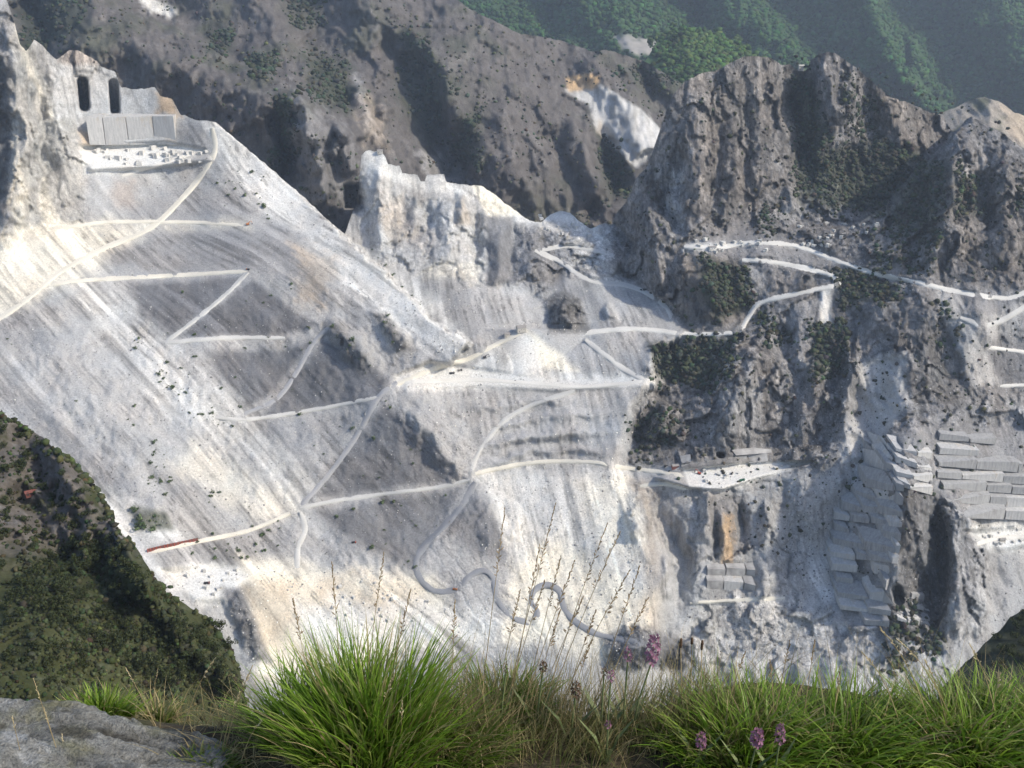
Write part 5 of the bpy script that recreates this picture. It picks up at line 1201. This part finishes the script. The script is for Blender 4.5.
def tuft(name, cx, cy, rx, ry, n, L, lean, a, b, dry, label, cat, seed, width=(.0026, .0056), az_bias=None, parent=True, droop=(.3, 1.1), group=None):
    """cx, cy: the pixel of the root centre; rx, ry: root radii in metres"""
    r = np.random.default_rng(seed); c = at_fore(cx, cy)
    rad = np.sqrt(r.random(n)); th = r.uniform(0, 2 * np.pi, n)
    ox, oy = rad * np.cos(th), rad * np.sin(th)
    X, Y = c[0] + ox * rx, c[1] + oy * ry; R = np.stack([X, Y, fore_z(X, Y) - .01], -1)
    az = np.arctan2(oy * .7 + r.normal(0, .35, n), ox + r.normal(0, .35, n))
    if az_bias is not None:
        v = np.stack([np.cos(az), np.sin(az)], -1) + np.array(az_bias) * r.uniform(.3, 1.2, (n, 1)); az = np.arctan2(v[:, 1], v[:, 0])
    ln = r.uniform(L[0], L[1], n) * (1 - .25 * rad)
    V, Fc, C = blades(R, az, lean[0] + (lean[1] - lean[0]) * rad * r.uniform(.4, 1.1, n), ln, r.uniform(*width, n), colset(n, r, a, b, dry), 6, r.uniform(*droop, n), seed)
    V = V - c
    e = empty(name, Vector(c)); o = obj('blades', mesh_np('blades', V, Fc, C), M_GRASS, e); tag(o, kind='stuff')
    q = r.integers(0, n, max(20, n // 14)); rc = at_fore(cx, cy)                # withered leaves at the foot
    V, Fc, C = blades(R[q], az[q] + r.normal(0, .8, len(q)), r.uniform(.6, 1.3, len(q)), r.uniform(.05, .13, len(q)), r.uniform(.0015, .003, len(q)), (np.tile(STRAW * .45, (len(q), 1)), np.tile(STRAW * .7, (len(q), 1))), 5, r.uniform(.3, 1.2, len(q)), seed + 1)
    o = obj('withered_leaves', mesh_np('withered_leaves', V - c, Fc, C), M_DRY, e); tag(o, kind='stuff')
    return tag(e, label, cat, group)

LIME = np.array((.24, .34, .045))
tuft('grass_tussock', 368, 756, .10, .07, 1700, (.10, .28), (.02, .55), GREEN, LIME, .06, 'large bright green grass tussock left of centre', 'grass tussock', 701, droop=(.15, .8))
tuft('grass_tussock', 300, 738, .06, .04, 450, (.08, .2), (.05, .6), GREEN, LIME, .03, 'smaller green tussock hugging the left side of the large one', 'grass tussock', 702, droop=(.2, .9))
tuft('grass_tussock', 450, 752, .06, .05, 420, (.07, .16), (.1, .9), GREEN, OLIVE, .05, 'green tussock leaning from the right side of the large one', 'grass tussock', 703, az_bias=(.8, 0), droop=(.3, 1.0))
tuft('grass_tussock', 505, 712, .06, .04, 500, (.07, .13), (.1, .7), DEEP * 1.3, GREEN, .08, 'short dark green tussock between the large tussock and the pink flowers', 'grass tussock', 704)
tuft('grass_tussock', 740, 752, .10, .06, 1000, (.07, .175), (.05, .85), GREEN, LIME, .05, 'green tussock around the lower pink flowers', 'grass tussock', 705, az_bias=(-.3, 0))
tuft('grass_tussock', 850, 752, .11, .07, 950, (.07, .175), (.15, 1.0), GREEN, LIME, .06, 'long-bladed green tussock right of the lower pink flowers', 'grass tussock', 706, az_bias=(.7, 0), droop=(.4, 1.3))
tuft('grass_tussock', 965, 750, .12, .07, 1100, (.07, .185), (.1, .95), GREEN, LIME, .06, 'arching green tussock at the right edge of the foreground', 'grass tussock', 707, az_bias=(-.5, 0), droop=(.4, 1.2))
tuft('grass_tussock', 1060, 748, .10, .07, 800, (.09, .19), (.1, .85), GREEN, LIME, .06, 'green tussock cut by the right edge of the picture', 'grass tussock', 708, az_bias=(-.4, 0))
tuft('grass_tussock', 100, 697, .05, .02, 420, (.05, .09), (.05, .7), GREEN, LIME, .06, 'small green tuft behind the rock slab', 'grass tussock', 709)
tuft('grass_tussock', 158, 716, .02, .02, 90, (.05, .10), (.05, .6), OLIVE, LIME, .2, 'thin olive tuft at the rear edge of the rock slab', 'grass tussock', 710)
tuft('grass_tussock', 205, 766, .05, .02, 380, (.03, .06), (.2, .9), GREEN, OLIVE, .1, 'low green tuft at the front of the rock slab', 'grass tussock', 711)

def loose(name, x0, x1, y0, y1, n, L, lean, cols, mat, label, seed, width=(.001, .002), droop=(.1, .9), az_bias=None):
    r = np.random.default_rng(seed); px = r.uniform(x0, x1, n); py = r.uniform(y0, y1, n)
    base = np.array([at_fore(a, b) for a, b in zip(px[:160], py[:160])])
    q = r.integers(0, len(base), n); R = base[q] + np.c_[r.normal(0, .02, n), r.normal(0, .02, n), np.zeros(n)]; R[:, 2] = fore_z(R[:, 0], R[:, 1]) - .005
    az = r.uniform(0, 2 * np.pi, n)
    if az_bias is not None:
        v = np.stack([np.cos(az), np.sin(az)], -1) + np.array(az_bias); az = np.arctan2(v[:, 1], v[:, 0])
    V, Fc, C = blades(R, az, r.uniform(*lean, n), r.uniform(*L, n), r.uniform(*width, n), cols(n, r), 6, r.uniform(*droop, n), seed)
    o = obj(name, mesh_np(name, V, Fc, C), mat); return tag(o, label, 'grass', kind='stuff')
mixed = lambda n, r: colset(n, r, OLIVE * .8, OLIVE * 1.3, .3, .5)
drycol = lambda n, r: (np.tile(STRAW * .55, (n, 1)) * r.uniform(.6, 1.2, (n, 1)), np.tile(STRAW, (n, 1)) * r.uniform(.5, 1.2, (n, 1)))
loose('grass', 430, 720, 700, 768, 2400, (.05, .12), (0, .7), mixed, M_GRASS, 'fine olive grass filling the middle of the foreground', 721, az_bias=(.4, 0))
loose('grass', 660, 1060, 700, 768, 1700, (.05, .12), (0, .8), lambda n, r: colset(n, r, GREEN * .8, LIME * .9, .15, .4), M_GRASS, 'green grass between the tussocks at right', 722)
loose('dry_grass', 440, 700, 690, 760, 700, (.09, .2), (0, .45), drycol, M_DRY, 'thin straw coloured stems standing in the middle grass', 723, (.0007, .0012), (0, .5), (.5, 0))
loose('dry_grass', 690, 1050, 690, 760, 520, (.08, .18), (0, .6), drycol, M_DRY, 'thin straw coloured stems among the right tussocks', 724, (.0007, .0013), (.1, .9))
loose('dry_grass', 215, 330, 715, 768, 420, (.05, .13), (.2, 1.0), drycol, M_DRY, 'withered straw grass between the rock slab and the large tussock', 725, (.0009, .0018), (.3, 1.2))
loose('dry_grass', 120, 260, 700, 730, 120, (.05, .11), (0, .6), drycol, M_DRY, 'withered straw grass along the rear of the rock slab', 726, (.0008, .0014))
loose('dry_grass', 300, 500, 735, 768, 420, (.06, .16), (.1, .9), drycol, M_DRY, 'withered straw leaves at the foot of the large tussock', 727, (.0009, .0018))

# tall flowering stalks, one by one
M_STALK = mat_noise('straw_stalk', (.22, .165, .08), (.40, .31, .16), 40, rough=.7)
M_HEAD = mat_noise('seed_head', (.2, .14, .08), (.40, .30, .17), 120, rough=.8)
M_PALE = mat_noise('pale_seed_head', (.38, .30, .16), (.62, .52, .32), 120, rough=.8)
def stalk(tip, root, head=.3, label='', group=None, mat=None, bend=.5, thick=.00065, spik=30, spread=.006, sz=1.0):
    mat = mat or M_HEAD
    c = at_fore(*root); a, yy, zz = (float(q) for q in ray(*tip)); tY = c[1] + random.uniform(-.05, .03); t = tY / yy
    T = np.array([a * t, yy * t, zz * t]) - c
    pts = []
    for k in range(13):
        s = k / 12; q = T * s; q[2] += bend * .25 * np.hypot(T[0], .03) * math.sin(math.pi * s) + 0 * s
        pts.append(q + np.array([0, 0, 0]))
    e = empty('grass_stalk', Vector(c))
    mb = MB(); mb.tube(pts, [thick * (1.3 - .8 * k / 12) for k in range(13)], 5); mb.build('stem', M_STALK, e, True)
    hb = MB(); P_ = np.array(pts)
    for k in range(spik):
        s = 1 - head * (1 - k / spik) * 1.0
        q = np.array([np.interp(s, np.linspace(0, 1, 13), P_[:, j]) for j in range(3)])
        d = P_[-1] - P_[-3]; d /= np.linalg.norm(d)
        o = np.array([random.gauss(0, 1), random.gauss(0, 1), random.gauss(0, .4)]); o = o / np.linalg.norm(o) * spread * (1.15 - k / spik) * random.uniform(.4, 1.2)
        l = random.uniform(.004, .0075) * sz; dirv = d + o / spread * .35; dirv /= np.linalg.norm(dirv)
        hb.tube([q + o * .2, q + o * .6 + dirv * l * .5, q + o + dirv * l], [.0003 * sz, .0011 * sz, .0002 * sz], 4, False)
    hb.build('seed_head', mat, e)
    return tag(e, label, 'grass stalk', group)
TALL = [((505, 508), (478, 730)), ((556, 503), (500, 735)), ((561, 556), (520, 728)), ((607, 524), (535, 735)), ((620, 532), (540, 730)), ((630, 570), (548, 735)), ((583, 598), (530, 730)), ((592, 640), (560, 735)), ((384, 553), (360, 735)), ((411, 590), (380, 738)), ((332, 562), (345, 735)), ((293, 598), (318, 735)),
        ((640, 566), (585, 735)), ((648, 598), (590, 730)), ((575, 560), (515, 738)), ((540, 545), (505, 735)), ((520, 590), (490, 735)), ((455, 600), (450, 735)), ((596, 610), (556, 735)), ((560, 610), (525, 735)), ((545, 580), (500, 728))]
ORD = ['leftmost', 'second from the left', 'third from the left', 'fourth from the left', 'fifth from the left', 'sixth from the left', 'seventh from the left', 'eighth from the left', 'ninth from the left', 'tenth from the left', 'eleventh from the left',
       'tenth from the right', 'ninth from the right', 'eighth from the right', 'seventh from the right', 'sixth from the right', 'fifth from the right', 'fourth from the right', 'third from the right', 'second from the right', 'rightmost']
def ranked(lst):                                       # label words by order of the tips, left to right
    n_ = len(lst); o_ = sorted(range(n_), key=lambda k: lst[k][0][0]); h_ = (n_ + 1) // 2
    for r_, k in enumerate(o_): yield lst[k], ORD[r_] if r_ < h_ else ORD[r_ - n_]
for (tp, rt), w_ in ranked(TALL): stalk(tp, rt, .3, 'tall brown seeding stalk before the white floor, ' + w_ + ' of its row', 'tall flowering grass stalks')
for (tp, rt), w_ in ranked([((33, 678), (60, 760)), ((12, 716), (24, 768)), ((44, 708), (62, 768)), ((62, 735), (66, 768)), ((158, 668), (150, 718)), ((144, 692), (148, 716)), ((126, 668), (160, 735))]): stalk(tp, rt, .25, 'thin pale stalk with a small seed head by the rock slab, ' + w_, 'stalks by the rock slab', M_PALE, .3, .0006, 12, .002, .6)
for (tp, rt), w_ in ranked([((240, 692), (222, 752)), ((215, 658), (180, 740)), ((253, 665), (225, 750)), ((312, 702), (310, 762)), ((262, 720), (240, 765)), ((420, 705), (395, 768)), ((402, 700), (400, 768)), ((395, 672), (365, 768))]): stalk(tp, rt, .3, 'pale straw stalk around the foot of the large tussock, ' + w_, 'pale stalks by the large tussock', M_PALE, .7, .0008, 14, .004)
for (tp, rt), w_ in ranked([((880, 628), (935, 745)), ((898, 640), (960, 745)), ((862, 652), (905, 745)), ((815, 640), (800, 740)), ((745, 652), (720, 735)), ((770, 660), (775, 740)), ((840, 668), (830, 745)), ((925, 660), (950, 745)), ((1000, 672), (985, 745)), ((970, 645), (1000, 740)), ((790, 640), (770, 740))]): stalk(tp, rt, .25, 'straw stalk bending over the green tussocks at right, ' + w_, 'straw stalks at right', M_PALE if tp[0] > 850 else M_HEAD, .9, .0008, 16, .004)

# pink flower spikes
M_PINK = mat_noise('pink_petal', (.19, .075, .13), (.38, .20, .28), 160, rough=.6, trans=.25)
M_DRYH = mat_noise('withered_flower', (.045, .028, .018), (.14, .085, .05), 160, rough=.9)
M_STEMG = mat_noise('flower_stem', (.10, .13, .05), (.17, .2, .09), 60, rough=.6)
def flower(c_px, root, h, w, n, label, mat, name='flower', petals=4):
    c = at_fore(*root); a, yy, zz = (float(q) for q in ray(*c_px)); t = (c[1] - .02) / yy
    T = np.array([a * t, yy * t, zz * t]) - c
    e = empty(name, Vector(c)); axis = np.array([T[0] * .5, 0, T[2]]); axis /= np.linalg.norm(axis)
    mb = MB(); mb.tube([T * 0, T * .45 + np.array([T[0] * -.1, 0, 0]), T - axis * h * .5, T + axis * h * .35], [.0018, .0016, .0014, .0007], 6); mb.build('stem', M_STEMG, e, True)
    fb = MB()
    for k in range(n):
        s = (k + .5) / n; ph = k * 2.399963; rr = w * .5 * (math.sin(math.pi * (.15 + .8 * s)) * .8 + .2)
        o = np.array([math.cos(ph), math.sin(ph), .25]); cen = T + axis * (s - .5) * h + o * rr * .55
        u = np.array([-math.sin(ph), math.cos(ph), 0]); v = np.cross(o, u)
        for j in range(petals):
            b = 2 * math.pi * j / petals + ph; dv = u * math.cos(b) + v * math.sin(b); sl_ = w * .20 * random.uniform(.7, 1.3); side = np.cross(o, dv) * sl_ * .36
            tip = cen + dv * sl_ + o * sl_ * .5
            fb.add([cen, cen + dv * sl_ * .55 + side + o * sl_ * .35, tip, cen + dv * sl_ * .55 - side + o * sl_ * .35], [(0, 1, 2, 3)])
    fb.build('blossom', mat, e)
    lf = MB()
    for j in range(3):
        an = 2.1 * j + random.uniform(0, 1); d = np.array([math.cos(an), math.sin(an), 0]); p0 = d * 0; sd_ = np.array([-d[1], d[0], 0]) * .004
        q1 = d * .02 + np.array([0, 0, .05]); q2 = d * .055 + np.array([0, 0, .085])
        lf.add([p0 - sd_ * .5, p0 + sd_ * .5, q1 + sd_, q1 - sd_, q2], [(0, 1, 2, 3), (3, 2, 4)])
    lf.build('leaf', M_STEMG, e)
    return tag(e, label, 'flower')
flower((653, 650), (630, 742), .052, .030, 30, 'tallest pink flower spike, upright before the dark boulder', M_PINK)
flower((628, 655), (622, 740), .026, .018, 16, 'small pale pink flower just left of the tallest spike', M_PINK)
flower((611, 676), (606, 745), .020, .017, 14, 'small half withered pink flower left of the tallest spike', M_PINK)
flower((701, 741), (695, 775), .026, .024, 20, 'leftmost of the three pink flowers low in the right grass', M_PINK)
flower((757, 738), (746, 790), .030, .028, 24, 'middle of the three pink flowers low in the right grass, on a thick stem', M_PINK)
flower((780, 735), (772, 790), .036, .022, 22, 'rightmost of the three pink flowers low in the right grass', M_PINK)
flower((608, 725), (606, 765), .014, .014, 10, 'tiny pink flower low in the middle grass', M_PINK)
flower((543, 667), (536, 735), .017, .019, 16, 'dark withered flower head standing right of the large tussock', M_DRYH)
flower((576, 690), (570, 745), .024, .022, 20, 'largest dark withered flower head in the middle grass', M_DRYH)
flower((604, 672), (600, 742), .015, .014, 12, 'dark withered flower head beside the half withered pink one', M_DRYH)
flower((506, 668), (500, 735), .022, .010, 12, 'narrow brown withered flower head at the edge of the large tussock', M_DRYH)
# narrow brown spikes of plantain
def plantain(c_px, root, h, w, label):
    c = at_fore(*root); a, yy, zz = (float(q) for q in ray(*c_px)); t = c[1] / yy; T = np.array([a * t, yy * t, zz * t]) - c
    e = empty('plantain', Vector(c)); mb = MB(); mb.tube([T * 0, T * .5, T - np.array([0, 0, h * .5])], .0007, 5); mb.build('stem', M_STALK, e, True)
    hb = MB(); hb.tube([T + np.array([0, 0, h * (s - .5)]) for s in (0, .1, .5, .9, 1)], [w * .2, w * .5, w * .55, w * .42, w * .1], 7)
    for k in range(40):
        s = random.uniform(.05, .95); an = random.uniform(0, 6.28); p_ = T + np.array([math.cos(an) * w * .5, math.sin(an) * w * .5, h * (s - .5)])
        hb.tube([p_, p_ + np.array([math.cos(an), math.sin(an), .6]) * w * .3], [w * .12, w * .03], 4, False)
    hb.build('seed_spike', M_DRYH, e, True); return tag(e, label, 'plantain')
plantain((681, 643), (682, 728), .020, .0042, 'leftmost of three upright brown plantain spikes, the broadest')
plantain((692, 641), (690, 726), .014, .0036, 'middle and shortest of three upright brown plantain spikes')
plantain((702, 645), (700, 728), .021, .0040, 'rightmost of three upright brown plantain spikes')

# ------------------------------------------------------------------ machines, huts and small works
def paint(name, c, rough=.5): return mat_noise(name, tuple(x * .8 for x in c), c, 1.5, rough=rough, spec=.35)
M_ORANGE = paint('orange_paint', (.55, .20, .05)); M_RED = paint('red_paint', (.48, .09, .05)); M_GREEN = paint('green_paint', (.04, .17, .10)); M_DARK = paint('dark_steel', (.06, .06, .065)); M_YEL = paint('yellow_paint', (.6, .42, .08)); M_WALL = paint('pale_plaster', (.55, .52, .46), .9); M_ROOF = paint('rust_red_roof', (.20, .075, .06), .85); M_GREYR = paint('grey_sheet_roof', (.30, .28, .26), .8); M_TYRE = paint('rubber', (.03, .03, .03), .9); M_GLASS = paint('dark_glass', (.04, .05, .06), .15)

def stand(x, y, rz): 
    e_ = Vector(on_main(x, y)[0]); return e_, rz
def excavator(x, y, rz, s, body, label):
    c, rz = stand(x, y, rz); e = empty('excavator', c); e.rotation_euler = (0, 0, rz); e.scale = (s, s, s)
    for sy in (-1.25, 1.25):
        mb = MB(); mb.box((0, sy, .45), (4.2, .6, .75)); mb.box((0, sy, .45), (4.7, .55, .4)); mb.build('track', M_DARK, e)
    mb = MB(); mb.box((-.5, 0, 1.6), (3.4, 2.6, 1.3), 0, .94); mb.box((-1.9, 0, 1.75), (.8, 2.5, 1.0)); b = mb.build('body', body, e)
    mb = MB(); mb.box((.75, .75, 2.3), (1.5, 1.1, 1.7), 0, .86); cb = mb.build('cab', body, e)
    mb = MB(); mb.box((1.50, .75, 2.55), (.06, .85, .8)); mb.build('window', M_GLASS, cb)
    mb = MB(); mb.tube([(1.0, -.3, 1.9), (2.6, -.3, 4.6), (4.6, -.3, 5.0)], [.32, .36, .26], 6); mb.build('boom', body, e)
    mb = MB(); mb.tube([(4.4, -.3, 5.2), (5.6, -.3, 2.4)], [.3, .2], 6); mb.build('arm', body, e)
    mb = MB(); mb.box((5.5, -.3, 1.7), (1.0, 1.2, 1.1), 0, .7); mb.build('bucket', M_DARK, e)
    return tag(e, label, 'excavator')
def truck(x, y, rz, s, cabm, bedm, label):
    c, rz = stand(x, y, rz); e = empty('dump_truck', c); e.rotation_euler = (0, 0, rz); e.scale = (s, s, s)
    mb = MB(); mb.box((0, 0, .95), (7.2, 1.6, .35)); mb.build('chassis', M_DARK, e)
    mb = MB(); mb.box((2.8, 0, 2.0), (1.7, 2.4, 2.0), 0, .92); cb = mb.build('cab', cabm, e)
    mb = MB(); mb.box((3.66, 0, 2.4), (.06, 1.9, .8)); mb.build('windscreen', M_GLASS, cb)
    mb = MB(); mb.box((-1.2, 0, 1.35), (5.2, 2.4, .25))
    for q in ((-1.2, 1.15, 2.0, 5.2, .15), (-1.2, -1.15, 2.0, 5.2, .15)): mb.box((q[0], q[1], q[2]), (q[3], q[4], 1.2))
    mb.box((1.4, 0, 2.15), (.15, 2.4, 1.5)); mb.build('bed', bedm, e)
    for wx in (2.6, -1.4, -2.7):
        for sy in (-1.05, 1.05):
            mb = MB(); mb.tube([(wx, sy - .2, .55), (wx, sy + .2, .55)], .55, 12); mb.build('wheel', M_TYRE, e)
    return tag(e, label, 'truck')
def hut(x, y, rz, L, W, H, wall, roof, label, cat='hut', pitch=.35, where=None, windows=2, name='hut'):
    c = Vector(on_main(x, y)[0]) if where is None else Vector(where); e = empty(name, c); e.rotation_euler = (0, 0, rz)
    mb = MB(); mb.box((0, 0, H / 2 - .6), (L, W, H + 1.2)); w = mb.build('wall', wall, e)
    h = W * pitch; o = .35; mb = MB()
    mb.add([(-L / 2 - o, -W / 2 - o, H - .1), (L / 2 + o, -W / 2 - o, H - .1), (L / 2 + o, 0, H + h), (-L / 2 - o, 0, H + h), (L / 2 + o, W / 2 + o, H - .1), (-L / 2 - o, W / 2 + o, H - .1),
            (-L / 2 - o, -W / 2 - o, H + .1), (L / 2 + o, -W / 2 - o, H + .1), (L / 2 + o, 0, H + h + .2), (-L / 2 - o, 0, H + h + .2), (L / 2 + o, W / 2 + o, H + .1), (-L / 2 - o, W / 2 + o, H + .1)],
           [(6, 7, 8, 9), (9, 8, 10, 11), (0, 3, 2, 1), (3, 5, 4, 2), (0, 1, 7, 6), (5, 11, 10, 4), (0, 6, 9, 3), (3, 9, 11, 5), (1, 2, 8, 7), (2, 4, 10, 8)]); mb.build('roof', roof, e)
    mb = MB(); mb.box((-L * .3, -W / 2 - .03, 1.0), (1.0, .08, 2.0)); mb.build('door', M_DARK, e)
    for k in range(windows):
        mb = MB(); mb.box((L * (-.05 + .28 * k), -W / 2 - .03, H * .6), (.9, .08, .8)); mb.build('window', M_GLASS, e)
    return tag(e, label, cat)

excavator(699, 474, 2.6, 1.15, M_RED, 'red excavator on the bright white quarry yard'); excavator(248, 225, .4, 1.2, M_ORANGE, 'orange excavator at the end of the upper scree road'); excavator(485, 358, .3, 1.1, M_DARK, 'dark excavator at the left foot of the spoil cone')
truck(742, 481, .35, 1.0, M_GREEN, M_GREEN, 'green truck at the front edge of the white quarry yard'); truck(732, 474, 1.0, .8, M_WALL, M_DARK, 'grey truck in the middle of the white quarry yard'); truck(248, 270, 2.8, .8, M_ORANGE, M_DARK, 'orange truck where the two upper scree roads meet')
truck(452, 374, .2, 1.0, M_DARK, M_DARK, 'dark truck on the terrace left of the spoil cone'); truck(460, 371, .3, .9, M_DARK, M_GREYR, 'grey truck beside the dark truck on the terrace'); truck(455, 590, -.3, .8, M_ORANGE, M_ORANGE, 'small orange truck in the first bend of the winding road'); truck(354, 543, .1, .8, M_RED, M_DARK, 'small red truck on the grey scree above the winding road')
truck(207, 584, .1, 1.0, M_ROOF, M_DARK, 'rust coloured truck on the white floor by the dark hillside'); truck(778, 455, .3, 1.1, M_DARK, M_DARK, 'dark truck above the right end of the white yard')
hut(521, 331, .3, 13, 9, 6, M_WALL, M_GREYR, 'grey roofed crusher hut on top of the spoil cone'); hut(507, 336, .3, 8, 5, 3.5, M_WALL, M_GREYR, 'low annex just left of the crusher hut'); hut(801, 70, .1, 9, 6, 7, M_WALL, M_WALL, 'white hut in the notch between the two rock peaks', pitch=.2)
hut(675, 468, .2, 9, 5, 4, M_ROOF, M_GREYR, 'red-brown shed at the left end of the yard wall'); hut(712, 250, .2, 10, 7, 5, M_MARBLE, M_GREYR, 'pale flat hut on the ledge under the rock peaks', pitch=.1); hut(380, 153, .2, 9, 5, 4, M_WALL, M_GREYR, 'small hut on top of the white central ledge')
hut(0, 0, .6, 5.5, 2.6, 1.4, M_ROOF, M_ROOF, 'rust red hut on the brown near hillside', where=world_at(np.array([31.]), np.array([494.]), near_Y(np.array([31.]), np.array([494.]))[0])[0])
hut(1002, 541, .2, 8, 4, 3, M_WALL, M_GREYR, 'small pale hut on the bright ledge at the right edge')

# red barrier along the lower road: posts and panels
pts = smooth_path([(148, 551), (165, 547), (198, 540)], 3.4); PB = on_main(pts[:, 0], pts[:, 1] + 1.0)
e = empty('road_barrier', Vector(PB[0])); mb = MB()
for k in range(len(PB) - 1):
    a_, b_ = PB[k] - PB[0], PB[k + 1] - PB[0]; u_ = np.array([0, 0, 4.2]); th = np.array([0, .5, 0])
    m = MB(); m.add([a_ - th, b_ - th, b_ - th + u_, a_ - th + u_, a_ + th, b_ + th, b_ + th + u_, a_ + th + u_], [(0, 1, 2, 3), (5, 4, 7, 6), (3, 2, 6, 7), (0, 4, 5, 1), (0, 3, 7, 4), (1, 5, 6, 2)]); m.build('panel', M_ROOF, e)
    m = MB(); m.box(tuple(a_ + np.array([0, -.7, 2.0])), (.6, .6, 5.4)); m.build('post', M_RED, e)
tag(e, 'long dull red barrier along the left end of the lower road', 'barrier')

# ------------------------------------------------------------------ air
mb = MB(); mb.box((0, 3000, -500), (9000, 7200, 1120))
mh = bpy.data.materials.new('haze_air'); mh.use_nodes = True
nt = mh.node_tree; nt.nodes.remove(nt.nodes['Principled BSDF'])
pv = nt.nodes.new('ShaderNodeVolumePrincipled')
pv.inputs['Color'].default_value = (.72, .84, 1, 1); pv.inputs['Density'].default_value = HAZE_DENSITY; pv.inputs['Anisotropy'].default_value = 0.2
nt.links.new(pv.outputs[0], nt.nodes['Material Output'].inputs['Volume'])
hz = mb.build('haze', mh); tag(hz, kind='stuff')
